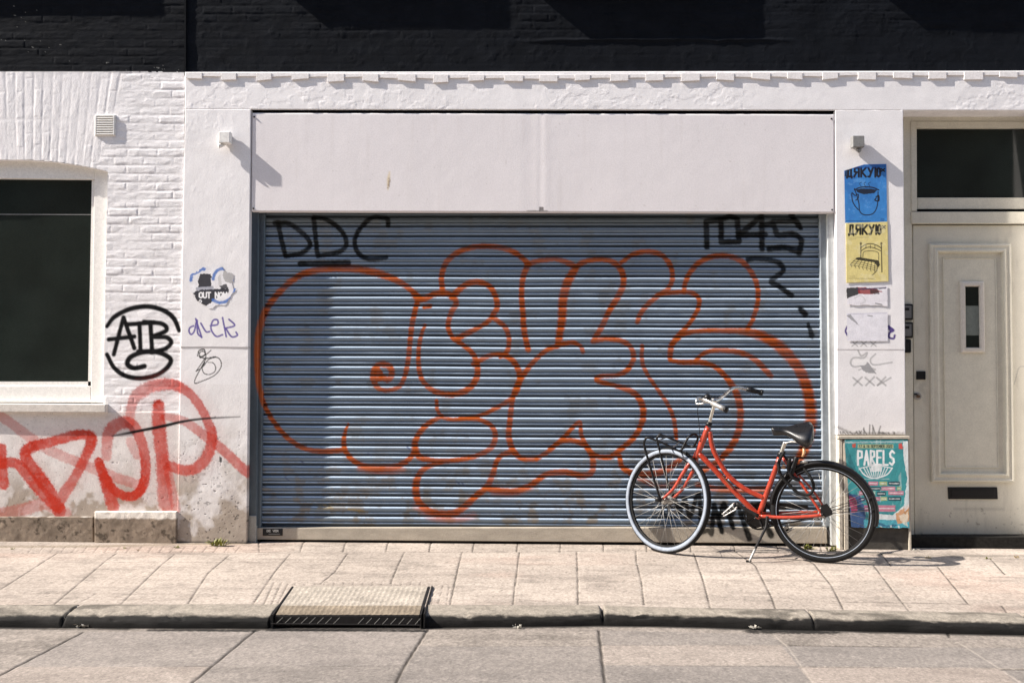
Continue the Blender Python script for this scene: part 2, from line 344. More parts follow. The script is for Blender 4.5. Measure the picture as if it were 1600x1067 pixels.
def side_paint(p):
    p.J = np.zeros(len(p.X)); 
    def J(pts, r=1.1, op=.85, dep=.003):
        before = p.c.copy(); p.stroke(pts, r*.85, jt, min(1, op*1.1), smooth=False, soft=.5, vary=.45, unit=.0042)
        ch = np.abs(before-p.c).sum(1); p.J = np.maximum(p.J, dep*np.clip(ch/.5, 0, 1))
    # first row of slabs against the shutter
    for x in (475, 541, 607, 674, 741, 809, 876, 943, 1010, 1078, 1146, 1213, 1280): J([(x, 842), (x-(809-x)*.012-2, 862)], 1.2)
    J([(404, 843), (405, 863)]); J([(120, 863), (456, 863), (540, 863), (990, 860), (1160, 862), (1290, 867)], 1.2); J([(0, 865), (120, 863)], .9)
    J([(0, 877), (170, 878), (540, 878), (633, 875)], 1.1, .8); J([(456, 863), (404, 866)], 1)
    for x in range(52, 380, 17): J([(x, 853), (x-8, 863)], .8, .7)
    L = [((89, 864), (0, 921)), ((182, 864), (165, 876), (83, 945)), ((273, 865), (250, 884), (187, 945)), ((358, 867), (325, 895), (292, 945)), ((454, 864), (430, 892), (395, 943)),
         ((543, 864), (523, 893), (500, 912)), ((632, 862), (623, 880), (610, 911)), ((722, 862), (716, 885), (703, 944)), ((811.5, 862), (808, 888), (801, 944)), ((901, 862), (902.5, 905), (903, 944)),
         ((993.5, 860), (994, 876), (1002, 908), (1006, 944)), ((1084, 864), (1098, 905), (1110, 951)), ((1180, 883), (1205, 932), (1213, 955)), ((1271, 879.5), (1299, 914.5), (1320, 956.5)),
         ((1365, 883), (1397, 925), (1423, 958)), ((1465, 885), (1512, 942.5)), ((1547, 872), (1570, 897)), ((1565, 946), (1586, 975)), ((1375, 862), (1392, 884)), ((1150, 862), (1180, 883)), ((1240, 864), (1271, 880)),
         ((1640, 870), (1720, 960)), ((-90, 870), (-230, 940)), ((0, 860), (-60, 900))]
    for l in L: J(l, 1.2)
    J([(0, 926), (152, 926), (117, 945)], .8, .6); J([(500, 912), (710, 912)], .9, .7); J([(410, 912), (500, 911)], .9)
    J([(1215, 916), (1299, 919), (1406, 921), (1490, 921)], .9, .6); J([(1302, 939), (1400, 941), (1514, 943)], 1.6, .95, .004); J([(1040, 899), (1100, 900)], .8, .5); J([(1200, 932), (1300, 939)], .7, .5)
    J([(903, 908), (1002, 908), (1100, 930), (1205, 932)], .6, .35); J([(722, 878), (810, 880), (901, 876), (993, 878)], .6, .3)
    J([(428, 909), (412, 944)], .9); J([(440, 909), (424, 944)], .8, .7); J([(450, 911), (433, 944)], .8, .7)
    for a, b in ((680, 673), (692, 684), (702, 697)): J([(a, 914), (b, 945)], .6, .5)
    for k in range(14): J([(462+k*15, 909), (462+k*15-1, 914)], .7, .6)
    J([(448, 914), (665, 914)], .9, .7)
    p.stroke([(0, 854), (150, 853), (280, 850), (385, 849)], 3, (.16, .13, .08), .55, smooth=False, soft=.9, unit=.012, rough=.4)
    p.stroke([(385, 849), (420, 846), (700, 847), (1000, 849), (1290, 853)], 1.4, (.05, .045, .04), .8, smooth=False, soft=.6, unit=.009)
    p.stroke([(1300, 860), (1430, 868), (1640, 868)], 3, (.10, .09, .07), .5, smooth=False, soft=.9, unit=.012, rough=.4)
    rg = random.Random(5)
    for _ in range(70):
        gx, gy = rg.uniform(0, 1600), rg.uniform(868, 940); p.stroke([(gx, gy), (gx+rg.uniform(1, 6), gy)], rg.uniform(.5, 1.3), rg.choice([(.10,.085,.07), (.16,.13,.11), (.5,.46,.41)]), rg.uniform(.4, .8), smooth=False, soft=.7, unit=.006, rough=.4)
    for (x, y) in ((290, 932), (210, 935), (840, 938), (966, 905), (1060, 925), (680, 940)): p.stroke([(x-8, y), (x+12, y+.5)], 1.2, (.16, .11, .08), .35, smooth=False, soft=.9, unit=.006, rough=.5)
xs = np.concatenate([np.linspace(-20, -4.2, 40), np.arange(-4.1, 4.4, .0065), np.linspace(4.5, 20, 40)])
ys = np.concatenate([np.arange(-2.30, .02, .0075), [.3, .6]])
sw = gpatch('sidewalk', xs, ys, 0.0, side_col, M['ground'], lambda X, Y: .0012*(fbm(X*9, Y*9, 3)-.5)-1.5*np.clip(kerb_back(X)-.03-Y, 0, .2), side_paint)
struct(sw)
ZR = -.065
def road_col(X, Y):
    c = np.full((len(X), 3), 1.0)*np.array([.245, .215, .188]); t = fbm(X*1.5, Y*5, 41); c *= (.74+.5*t)[:, None]; c *= (.78+.44*vn(X*95, Y*50, 45))[:, None]; so_ = sst(.52, .75, fbm(X*4, Y*9, 46)); c *= (1-.20*so_)[:, None]
    sp = sst(.78, .9, vn(X*90, Y*90, 51)); c *= (1-.3*sp)[:, None]; sp = sst(.83, .92, vn(X*80, Y*80, 53)); c *= (1+.3*sp)[:, None]; return c
def road_paint(p):
    D = (.225, .205, .195); Dd = (.17, .158, .152); Lp = (.36, .30, .26)
    p.blob([(130,987),(398,985),(330,1041),(20,1041)], D, 0.33, jag=.004); p.blob([(20,1041),(330,1041),(290,1080),(-80,1080)], Lp, 0.30, jag=.004)
    p.blob([(398,985),(668,983),(630,1039),(330,1041)], D, 0.36, jag=.004); p.blob([(330,1041),(630,1039),(610,1080),(280,1080)], Dd, 0.30, jag=.004)
    p.blob([(655,1009),(937,1009),(946,1080),(612,1080)], Dd, 0.36, jag=.004); p.blob([(935,984),(1203,990),(1222,1007),(937,1007)], Dd, 0.33, jag=.003)
    p.blob([(937,1008),(1222,1008),(1247,1039),(938,1038)], Lp, 0.25, jag=.003); p.blob([(938,1039),(1247,1040),(1280,1080),(946,1080)], Dd, 0.39, jag=.003)
    p.blob([(1222,1009),(1640,1012),(1640,1043),(1247,1040)], Dd, 0.44, jag=.003); p.blob([(1247,1041),(1565,1044),(1620,1080),(1280,1080)], Lp, 0.39, jag=.003)
    p.blob([(1565,1046),(1700,1046),(1700,1080),(1600,1080)], Dd, 0.39, jag=.003)
    p.J = np.zeros(len(p.X))
    def J(pts, r=1.2, op=.9, dep=.004, col=(.035, .03, .026)):
        b = p.c.copy(); p.stroke(pts, r, col, op, smooth=False, soft=.5, unit=.0042); p.J = np.maximum(p.J, dep*np.clip(np.abs(b-p.c).sum(1)/.4, 0, 1))
    for l in [((130,987),(20,1044),(-60,1085)), ((398,985),(300,1066),(285,1080)), ((668,983),(632,1039),(612,1080)), ((935,984),(938,1008),(946,1080))]: J(l, 1.5)
    J([(1208,990),(1232,1012),(1280,1080)], 1.0, .35, .002, (.45, .40, .34)); J([(1495,1002),(1565,1046),(1620,1085)], 1.0, .4, .002, (.45, .40, .34))
    J([(290,1040),(330,1040)], .9, .6); J([(500,1040),(632,1039)], .9, .5); J([(937,1007),(1050,1008)], .9, .4); J([(1040,1039),(1247,1041)], .9, .5); J([(1235,1008),(1440,1010)], 1.2, .7); J([(1247,1041),(1400,1043)], .9, .6)
    J([(1480,988),(1483,995)], 1.6, .8); J([(1565,1045),(1640,1046)], 1.4, .9); J([(668,1009),(937,1009)], .7, .35)
    # gutter silt, with the black shade under the kerb painted in
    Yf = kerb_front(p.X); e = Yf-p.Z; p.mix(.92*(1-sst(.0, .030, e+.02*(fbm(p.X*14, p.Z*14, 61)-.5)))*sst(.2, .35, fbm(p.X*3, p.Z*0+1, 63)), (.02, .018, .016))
    p.mix(.8*(1-sst(.02, .06, e))*(1-sst(.012, .02, np.abs(e-.035)))*0, (.5, .45, .4))
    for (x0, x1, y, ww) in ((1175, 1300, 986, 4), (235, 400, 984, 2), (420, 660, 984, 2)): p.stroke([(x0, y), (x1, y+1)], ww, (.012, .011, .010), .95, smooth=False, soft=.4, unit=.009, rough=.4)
xs = np.concatenate([np.linspace(-20, -3.0, 30), np.arange(-2.95, 3.2, .0065), np.linspace(3.25, 20, 30)])
ys = np.concatenate([np.linspace(-9.4, -3.1, 20), np.arange(-3.05, -1.75, .0065)])
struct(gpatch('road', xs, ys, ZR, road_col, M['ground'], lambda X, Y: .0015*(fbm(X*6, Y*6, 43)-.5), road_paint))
# kerb stones as one rounded run with open joints
xs = np.concatenate([np.linspace(-20, -4, 10), np.arange(-3.9, 4.0, .008), np.linspace(4.1, 20, 10)])
prof = [(0, -.03), (0, .003), (.15, .004), (.45, .001), (.66, -.004), (.78, -.010), (.86, -.019), (.91, -.030), (.93, -.045), (.94, -.13)]
jx = [G(a, 955)[0] for a in (-330, 107, 432, 660, 942, 1262, 1584, 1900)]
dx0, dx1 = G(432, 950)[0], G(662, 950)[0]
ps = np.array(prof); tt = np.linspace(0, len(prof)-1, 34); pS = np.interp(tt, range(len(prof)), ps[:, 0]); pZ = np.interp(tt, range(len(prof)), ps[:, 1])
XX, SS = np.meshgrid(xs, pS, indexing='ij'); _, ZZ = np.meshgrid(xs, pZ, indexing='ij'); _, TT = np.meshgrid(xs, tt, indexing='ij')
YB = kerb_back(XX); YF = kerb_front(XX); jd = (np.min(np.abs(XX[..., None]-np.array(jx)), axis=2) < .0055+.003*fbm(XX*30, TT*2, 70)); dr = (XX > dx0) & (XX < dx1)
YY = YB+(YF-YB)*SS; n2 = fbm(XX*22, YY*22+ZZ*20, 71); chip = sst(.60, .72, fbm(XX*12, TT*.5, 73))*sst(3.5, 5, TT)*(1-sst(6.5, 7.5, TT))
ZZ = ZZ-jd*.02-dr*.09+(TT > 0)*(.0035*(n2-.5)-.008*chip); YY = YY+(TT > 1)*.006*(fbm(XX*10, TT, 74)-.5)
g1 = vn(XX*95, YY*95+ZZ*60, 75); base = np.array([.25, .222, .185])[None, None]*(.52+.55*n2+.45*g1)[..., None]
edge = 4.6+1.5*(fbm(XX*5, XX*0, 76)-.5)+1.2*(fbm(XX*30, TT, 77)-.5); dk = sst(0, 1.3, TT-edge)[..., None]; base = base*(1-dk)+np.array([.012, .011, .010])*dk  # front face's shade put into the colour, near black towards the road
stn = sst(.56, .7, fbm(XX*3.5, YY*9, 78))[..., None]; base = base*(1-.5*stn); base = np.where(jd[..., None], base*.12, base); base = np.where(dr[..., None], .010, base)
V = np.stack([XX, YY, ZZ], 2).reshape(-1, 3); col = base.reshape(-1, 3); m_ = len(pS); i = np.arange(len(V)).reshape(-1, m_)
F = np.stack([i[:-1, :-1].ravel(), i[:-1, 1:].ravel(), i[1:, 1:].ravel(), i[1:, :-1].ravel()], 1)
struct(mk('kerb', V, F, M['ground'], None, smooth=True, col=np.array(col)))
# far side of the street, seen only in reflections
struct(MB().box(-20, 20, -12.5, -9.4, -.25, .02).mk('far_sidewalk', M['sill']))

# ================================================================== WHITE BRICK HOUSE (left)
zpaint = lambda X: np.interp(X, [P(0, 112)[0], P(288, 113)[0]], [P(0, 112)[1], P(288, 113)[1]])
house = thing('white_brick_house', 'white brick house front with black upper wall, arched window and red graffiti', 'house', (P(100, 850)[0], 0, 0))
zplaster = P(200, 643)[1]; zsold0 = P(60, 262)[1]; zsold_mid = P(60, 190)[1]
xw1 = P(166, 400)[0]; xw0 = P(-130, 400)[0]
def ztop_arch(X):
    xc = (xw0+xw1)/2; hw = (xw1-xw0)/2; za = P(168, 268)[1]; return za+.085*(1-((X-xc)/hw)**2)
zsill = P(80, 640)[1]
def win_hole(X, Z): return (X > xw0) & (X < xw1) & (Z > zsill) & (Z < ztop_arch(X))
def left_disp(X, Z):
    b = brick_relief(X, Z, 2); s1 = soldier_relief(X, Z, 5)
    xs_ = P(172, 190)[0]+(Z-zsold_mid)*.28
    ms = sst(-.02, .02, xs_-X)*sst(0, .01, Z-P(60, 275)[1])*sst(0, .012, zpaint(X)-Z)
    band = 1-.7*(1-sst(.0, .02, np.abs(Z-P(60, 187)[1])))
    d = b*(1-ms)+s1*ms*band
    pl = .0045+.0022*(fbm(X*18, Z*18, 9)-.5)+.004*(fbm(X*4, Z*4, 19)-.5)-.003*sst(.90, .97, vn(X*110, Z*110, 91))*sst(.4, .6, fbm(X*5, Z*5, 92))
    mp = sst(-.002, .004, zplaster-Z); d = d*(1-mp)+pl*mp
    d = d+.004*sst(0, .004, Z-zpaint(X))*0
    return d
def left_col(X, Z, d):
    c = np.ones((len(X), 3))*WHITE; n = fbm(X*3, Z*3, 12)
    c *= (.95+.08*n)[:, None]
    c *= (1-.10*sst(.55, .8, fbm(X*30, Z*50, 14)))[:, None]
    low = sst(P(100, 640)[1], P(100, 830)[1], Z)
    g = (1-sst(P(0, 815)[1], P(0, 700)[1], Z)); st = sst(.42, .62, fbm(X*9, Z*9, 22)); 
    dirt = np.clip(.05+g*.9*st+g*.25, 0, .85)*(Z < zplaster)
    c = c*(1-dirt[:, None])+np.array([.36, .30, .24])*dirt[:, None]
    sp = sst(.90, .97, vn(X*110, Z*110, 91))*(Z < zplaster)*sst(.45, .6, fbm(X*5, Z*5, 92)); c *= (1-.6*sp)[:, None]
    tone = ((Z < zplaster)*.14)[:, None]; c = c*(1-tone*np.array([.8, 1, 1.2]))
    wl = (1-sst(.002, .006, np.abs(Z-zplaster-.002)))*(X > P(185, 640)[0]); c = c*(1-wl[:, None])+np.array([.85, .82, .78])*wl[:, None]
    up = Z > zpaint(X)+.003*(fbm(X*40, Z*40, 44)-.5)
    c[up] = BLACKP*(.7+.6*fbm(X[up]*12, Z[up]*20, 45))[:, None]
    ch = up & (fbm(X*35, Z*60, 46) > .80) & (fbm(X*2, Z*3, 47) > .55); c[ch] = [.16, .16, .15]
    return c
def left_paint(p):
    K = dict(rough=.10); 
    p.stroke([(167,510),(179,495),(204,482.5),(232,479),(256.7,485.6),(272,498),(280,516.5)], [3,4,4,4,4,4,3.5], BLACK)
    p.stroke([(167,553.6),(179,575),(198,587.7),(222.7,590.8),(247,584.6),(263,572),(266,560),(247,550.5),(222.7,550.5),(204,558),(199.5,569),(210,575),(225.8,572)], [3.4,4,4,4,4.4,4], BLACK)
    for s_ in ([(177.8,553.6),(193,496),(210,544)], [(170,530.4),(210,525.8)], [(198,507),(240,504)], [(218,505.7),(219.6,547.5)], [(216,549),(240,549)]): p.stroke(s_, 3.6, BLACK, smooth=False)
    p.stroke([(235,504),(238,550.5)], 3.8, BLACK, smooth=False); p.stroke([(225,503),(253.6,506),(259.8,516.5),(240,525.8),(260,527),(267.6,535),(258,545),(236,550)], 3.8, BLACK)
    red_paint(p)
    # chipped dirty foot
def red_paint(p):
    k = dict(rough=.16, soft=.20, vary=.16)
    for q_ in ([(94,798),(60,742),(50,698),(114,680),(144,687),(114,751)], [(155,721),(180,766),(213,772),(228,724),(210,667),(177,667)], [(247,633),(253,712),(260,787)], [(206,634),(240,603),(294,613),(331,679),(312,727),(266,728)]): p.stroke(q_, 17, RED, .13, soft=.95, rough=.3)
    p.stroke([(-60,620),(0,649),(54,688),(84,706),(150,733),(180,745),(216,757)], 8, RED, 0.47, **k)
    p.stroke([(-60,800),(0,802),(36,796),(72,787),(102,802)], 10, RED, 0.47, **k)
    p.stroke([(-20,712),(3,724),(15,722),(30,726),(48,748),(69,772),(92,792)], [8,8,8,9,10], RED, 0.95, **k)
    p.stroke([(3,700),(4,728),(7,757)], 8, RED, 0.98, **k)
    p.stroke([(94,798),(80,770),(60,742),(40,712),(50,698),(78,691),(114,680.5),(134,679),(144,687),(132,718),(114,751),(94,780)], [10,10,10,9,9,8,8,8,9,8,8,10], RED, [0.77,0.94,0.98,0.98,0.98,0.94,0.94,0.98,0.98,0.88,0.77,0.77], **k)
    p.stroke([(154.5,721),(165,751),(177,790)], [7,9,10], RED, [0.98,0.98,0.77], **k)
    p.stroke([(163,745),(180,766),(198,775),(213,772),(225,755),(228,724),(222,691),(210,667),(195,660),(177,667),(168,685),(167,712)], [8,7,7,8,8,8,8,9,10,10,9,8], RED, [0.98,0.94,0.94,0.98,0.98,0.94,0.94,0.88,0.77,0.77,0.66,0.50], **k)
    p.stroke([(247.5,633),(249,670),(253.5,712),(256,748),(260,787)], [9,11,10,11,12], RED, [0.98,0.98,0.98,0.77,0.61], **k)
    p.stroke([(262,730),(268,760),(275,795)], 7, RED, 0.50, **k)
    p.stroke([(203,660),(206,634),(216,616),(240,603),(270,601),(294,613),(312,634),(324,658),(331,679),(327,706),(312,727),(291,735),(266,728)], [8,8,10,10,9,7,7,7,8,9,9,8,8], RED, [0.44,0.61,0.61,0.72,0.83,0.94,0.94,0.88,0.94,0.94,0.88,0.83,0.77], **k)
    p.stroke([(258,650),(288,658),(318,679),(345,700),(381,733),(392,742)], [6,7,8,8,8], RED, [0.55,0.66,0.66,0.83,0.77], **k)
    p.stroke([(205,690),(215,710)], 8, RED, .4, **k)
    p.stroke([(176,681),(210,674.5),(255,665.5),(288,658),(324,653.5),(375,651)], [1.5,2.2,2.6,2,1.6,1.2], BLACK, [.6,1,1,1,.9,.5], soft=.5)
LT, LB = 289.5, 276.5
wl_ = patch('wall', (-60, -60), (LT+2, -60), (LB+3, 851), (-60, 851), 0.0, M['wall'], house, left_disp, left_col, .0052, None, win_hole, left_paint)
# plain stretches of the same front outside the picture, up to the eaves
a = MB(); xL = P(-60, 400)[0]; ztop = P(0, -60)[1]
a.box(-9, xw0-.6, 0.0, .3, 0, zpaint(0.0)); a.box(xw0-.6, xw0-.0, .001, .3, 0, P(0, -60)[1]) ; a.box(xw0, xL, .002, .3, ztop_arch((xw0+xL)/2), zpaint(0.)) ; a.box(xw0, xL, .002, .3, 0, zsill)
mw = mat('white_masonry', tuple(WHITE), .8, n_amt=.08, n_scale=12, bump=.004, b_scale=30)
mb_ = mat('black_masonry', tuple(BLACKP), .8, spec=.12, n_amt=.2, n_scale=12, bump=.004, b_scale=30)
a.mk('side_wall', mw, house)
xb = P(289, 0)[0]
MB().box(-9, xb, .004, .3, ztop-.01, 7.5).mk('upper_wall', mb_, house)
MB().box(-9, xL, -.001, .3, zpaint(0.), ztop-.01).mk('upper_wall', mb_, house)
MB().box(-9.2, xb, -.35, .5, 7.5, 7.7).mk('roof', M['slate'], house)
# window
win = MB()
Yf = .055
def wrect(m, x0, y0, x1, y1, Y0, Y1): return m.rect(x0, y0, x1, y1, Y0, Y1)
win.pbox([(148, 262), (170, 262), (167, 634), (141.5, 634)], Yf, Yf+.05)
win.pbox([(-140, 248), (148, 248), (148, 280.5), (-140, 278)], Yf+.001, Yf+.05)
win.pbox([(-140, 603), (141.5, 603), (141.5, 628), (-140, 628)], Yf+.001, Yf+.05)
win.pbox([(-140, 262), (-112, 262), (-112, 634), (-140, 634)], Yf, Yf+.05)
wfr = win.mk('window', M['white'], house, bevel=.004)
b2 = MB(); b2.pbox([(-112, 596), (143, 596), (143, 603), (-112, 603)], Yf+.02, Yf+.045); b2.pbox([(143.5, 281), (148, 281), (142, 603), (137.5, 603)], Yf+.02, Yf+.045); b2.mk('bead', M['white'], wfr)
b2 = MB(); b2.pbox([(-140, 624), (163, 625.5), (163, 629), (-140, 628)], Yf-.025, Yf+.03); b2.mk('drip_board', M['white'], wfr, bevel=.002)
MB().pbox([(-120, 270), (152, 270), (146, 612), (-120, 612)], Yf+.035, Yf+.045).mk('pane', M['glass'], wfr)
MB().pbox([(-112, 334), (146, 335), (146, 336.2), (-112, 335.2)], Yf+.033, Yf+.035).mk('curtain_rail', M['greylamp'], wfr)
# reveal behind the hole
rv = MB(); rv.box(xw1-.001, xw1+.02, .002, .12, zsill, ztop_arch(xw1)); rv.box(xw0-.02, xw0+.001, .002, .12, zsill, ztop_arch(xw0))
xx = np.linspace(xw0, xw1, 25)
for k in range(24):
    z0, z1 = ztop_arch(xx[k]), ztop_arch(xx[k+1]); rv.add([(xx[k], .003, z0), (xx[k+1], .003, z1), (xx[k+1], .12, z1), (xx[k], .12, z0)], [(0, 1, 2, 3)])
rv.mk('reveal', mw, house)
sb = MB(); a, b = P(-140, 629.5, -.045), P(165, 645, -.045); sb.box(a[0], b[0], -.045, .08, b[1], a[1]); sill = sb.mk('sill', M['sill'], wfr, bevel=.008, seg=3)
# plinth stones
def stone_patch(name, TL, TR, BR, BL, Y, top):
    def cf(X, Z, d):
        n = fbm(X*14, Z*14, 51); c = np.ones((len(X), 3))*np.array([.27, .215, .165])*(.55+.75*n)[:, None]
        k = sst(.6, .75, fbm(X*35, Z*35, 52)); c *= (1-.6*k)[:, None]
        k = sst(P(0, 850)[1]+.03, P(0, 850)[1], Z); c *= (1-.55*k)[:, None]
        t = sst(P(200, top[0])[1], P(200, top[1])[1], Z+.015*(fbm(X*25, Z*9, 54)-.5)) if False else 1-sst(P(200, top[1])[1]-.008, P(200, top[1])[1]+.006, -(-Z))
        t = sst(P(200, top[1])[1]-.01, P(200, top[1])[1]+.006, Z+.02*(fbm(X*25, Z*12, 54)-.5))
        return c*(1-t[:, None])+np.array([.78, .73, .66])*t[:, None]
    return patch(name, TL, TR, BR, BL, Y, M['wall'], house, lambda X, Z: .003*(fbm(X*25, Z*25, 55)-.5)*2, cf, .006, skirt=.01)
stone_patch('plinth_stone', (-300, 807), (145.5, 807), (145.5, 851), (-300, 853), -.018, (807, 806))
stone_patch('plinth_stone', (148, 799), (275.5, 799), (275, 851), (148, 851), -.036, (799, 808))
# ---- vent
vt = thing('wall_vent', 'small white slatted vent grille on the white brick wall above the arched window', 'vent', (P(162, 211)[0], 0, P(162, 211)[1]))
f = MB(); x0, z1 = P(146.5, 178.5, -.03); x1, z0 = P(178, 211, -.03); t_ = .010
f.box(x0, x1, -.010, .004, z0, z1); f.box(x0+.004, x0+t_+.004, -.018, -.010, z0+.004, z1-.004); f.box(x1-t_-.004, x1-.004, -.018, -.010, z0+.004, z1-.004); f.box(x0+t_, x1-t_, -.018, -.010, z1-t_-.003, z1-.003)
f.mk('housing', M['lamp'], vt, bevel=.002)
for k in range(8):
    z = z0+.006+k*(z1-z0-.016)/8; s_ = MB(); s_.add([(x0+.015, -.019, z), (x1-.015, -.019, z), (x1-.015, -.0099, z+.010), (x0+.015, -.0099, z+.010), (x0+.015, -.019, z+.003), (x1-.015, -.019, z+.003), (x1-.015, -.0099, z+.013), (x0+.015, -.0099, z+.013)], [(0,3,2,1),(4,5,6,7),(0,1,5,4),(1,2,6,5),(2,3,7,6),(3,0,4,7)])
    s_.mk('slat', M['white'], vt)

# ================================================================== GARAGE BUILDING
gb = thing('garage_building', 'white plastered building front with black painted upper wall around the garage and front door', 'building', (P(850, 850)[0], 0, 0))
xg0 = P(289.5, 400)[0]
def up_disp(X, Z):
    rough_ = sst(.0, .05, Z-P(900, 62)[1]+.02*(fbm(X*5, Z*0, 4)-.5))
    r = fbm(X*9, Z*9, 66); ridge = .010*np.exp(-((Z-P(900, 63+0)[1]-.02*(fbm(X*3, Z*0, 68)-.5)*2)/.012)**2)*sst(P(780, 0)[0], P(900, 0)[0], X)*(1-sst(P(1180, 0)[0], P(1260, 0)[0], X))
    return brick_relief(X, Z, 3)*(.35+.65*rough_)+.005*(r-.5)+ridge+.0015*sst(.58, .7, fbm(X*16, Z*16, 67))
def up_col(X, Z, d):
    c = BLACKP*(.7+.7*fbm(X*9, Z*14, 61))[:, None]; return c
zb = lambda X: np.interp(X, [P(a, 0)[0] for a in (290, 800, 1310, 1600)], [P(290, 112.5)[1], P(800, 117)[1], P(1310, 111)[1], P(1600, 111)[1]])
patch('upper_wall', (290, -60), (1660, -60), (1660, 118), (290, 118), .0, M['wall'], gb, up_disp, up_col, .0065)
xr1 = P(1660, 0)[0]
MB().box(xb, 9, .004, .3, ztop-.01, 7.5).mk('upper_wall', mb_, gb)
MB().box(xr1-.01, 9, -.002, .3, P(1660, 112)[1], ztop-.01).mk('upper_wall', mb_, gb)
MB().box(xb, 9.2, -.35, .5, 7.5, 7.7).mk('roof', M['slate'], gb)
# seam strip between the two houses
MB().pbox([(288.2, -60), (290.6, -60), (290.2, 118), (287.6, 118)], -.016, .01).mk('joint_strip', M['bstone'], gb)
# unseen projecting blocks, added to cast the shadows across the black wall
for (x0, x1, y, hh) in ((-400, 165, -50, 90), (418, 700, -34, 75), (832, 1095, -12, 70), (1350, 1720, -30, 90)):
    a_, b_ = P(x0, y), P(x1, y-hh); MB().box(a_[0], b_[0], -.092, .02, a_[1], b_[1]).mk('shadow_block', M['bstone'], house if x1 < 200 else gb, bevel=.006)
# lintel band
def peel(X, Z, s=0):
    n = fbm(X*7, Z*11, 81+s); a1 = sst(.50, .515, n); m2 = fbm(X*16, Z*22, 85+s); a2 = sst(.55, .565, m2); reg = sst(.35, .6, fbm(X*1.6, Z*2, 88+s))
    return (.0009*a1+.0008*a2)*reg+.0008*(fbm(X*30, Z*30, 83)-.5)+.0025*(fbm(X*3, Z*3, 84)-.5)
def white_col(X, Z, d, dirt_top=None):
    c = np.ones((len(X), 3))*WHITE*(.96+.07*fbm(X*2.5, Z*2.5, 92))[:, None]; return c
patch('lintel_band', (289, 113), (1660, 111), (1660, 173), (289, 171), -.018, M['plaster'], gb, peel, white_col, .0055, skirt=.0)
# stepped lead flashing along the top of the band
x = 290.0; k = 0
while x < 1640:
    wpx = 27+random.uniform(-4, 4); y0 = np.interp(x, [290, 800, 1310, 1600], [113.5, 117.5, 112.5, 111.5])
    dz = 11+random.uniform(-2.2, 2); tl = random.uniform(-1.3, 1.3)
    f = MB().pbox([(x, y0), (x+wpx, y0), (x+wpx, y0+dz+tl), (x, y0+dz-tl)], -.031, -.02)
    f.pbox([(x+wpx+.3, y0), (x+55, y0), (x+55, y0+6+tl), (x+wpx+.3, y0+6)], -.028, -.02); f.mk('flashing', M['flash'], gb, bevel=.0015)
    x += 55.3; k += 1
# left pilaster (plaster, with tags painted on it)
def pil_disp(X, Z):
    up = sst(P(300, 543)[1]-.002, P(300, 543)[1]+.001, Z)
    d = .0010*(fbm(X*20, Z*20, 93)-.5)+.0035*(fbm(X*3, Z*2, 94)-.5)+.003*up
    pit = sst(.90, .97, vn(X*110, Z*110, 95)); low = 1-sst(P(300, 800)[1], P(300, 560)[1], Z)
    d = d-.004*pit*(.15+low)+.0005*sst(.62, .65, fbm(X*22, Z*22, 96))*sst(.5, .65, fbm(X*3, Z*3, 97))
    d = d+.004*low*(fbm(X*14, Z*14, 98)-.5)
    return d
def pil_col(X, Z, d):
    c = white_col(X, Z, d); zt, zl = P(330, 600)[1], P(330, 850)[1]
    t = np.clip((zt-Z)/(zt-zl), 0, 1); n = fbm(X*7, Z*7, 101); n2 = fbm(X*25, Z*25, 102)
    dirt = np.clip(t**1.6*(.35+1.1*sst(.35, .65, n))+.08*(Z < zt), 0, .9); c = c*(1-dirt[:, None])+np.array([.33, .27, .21])*dirt[:, None]
    k = sst(.66, .72, n2)*np.clip(t*1.6-.5, 0, 1); c = c*(1-.75*k[:, None]); k = sst(.90, .97, vn(X*110, Z*110, 95))*(.1+t); c *= (1-.7*np.clip(k, 0, 1))[:, None]
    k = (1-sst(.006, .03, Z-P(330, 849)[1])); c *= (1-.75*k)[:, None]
    ln = (1-sst(.001, .004, np.abs(Z-P(330, 542.5)[1]))); c *= (1-.5*ln)[:, None]
    cr = (X > P(384, 700)[0]+0) ; return c
def pil_paint(p):
    red_paint(p)
    PU = (.10, .07, .30); r = 1.35
    for s_ in ([(303,509),(297,512),(295.7,518),(299,522.5),(304,517),(308,500),(309,520),(315.4,527)], [(306,498),(315.4,527)], [(314,505),(322,518),(328,518)], [(329,509),(340,507),(340,500),(333,501),(330,514),(338,525.5),(348,523)],
               [(348,496.4),(353.8,526)], [(352,513),(367,508.5),(358,499)], [(353,513),(362,526),(371,524),(369,519)]): p.stroke(s_, r, PU, .95)
    K2 = (.03, .03, .03)
    p.stroke([(306.5,580),(316,566),(322,556),(318,549),(312,551),(313,559),(323,553),(330,547)], .75, K2); p.stroke([(322,560),(303.6,596.7),(319,594),(337,585),(346,571),(341,559),(327,561),(317,573),(306.5,580)], .75, K2)
    p.stroke([(320,566),(316,575),(319,583),(327,585),(335,581),(337,574),(333,567),(325,566)], .7, K2); p.stroke([(312,556),(320,560),(337,557)], .8, K2); p.stroke([(309,556),(311,548),(319,546),(320,554),(313,558)], .9, K2)
    p.blob([(343,713),(346,714),(346,722),(342,721)], (.03,.03,.03), .9, jag=.004)
pl = patch('pilaster', (289.5, 171.5), (392, 171.5), (385.5, 850), (276.5, 851), -.016, M['plaster'], gb, pil_disp, pil_col, .0045, skirt=.12, paint=pil_paint)
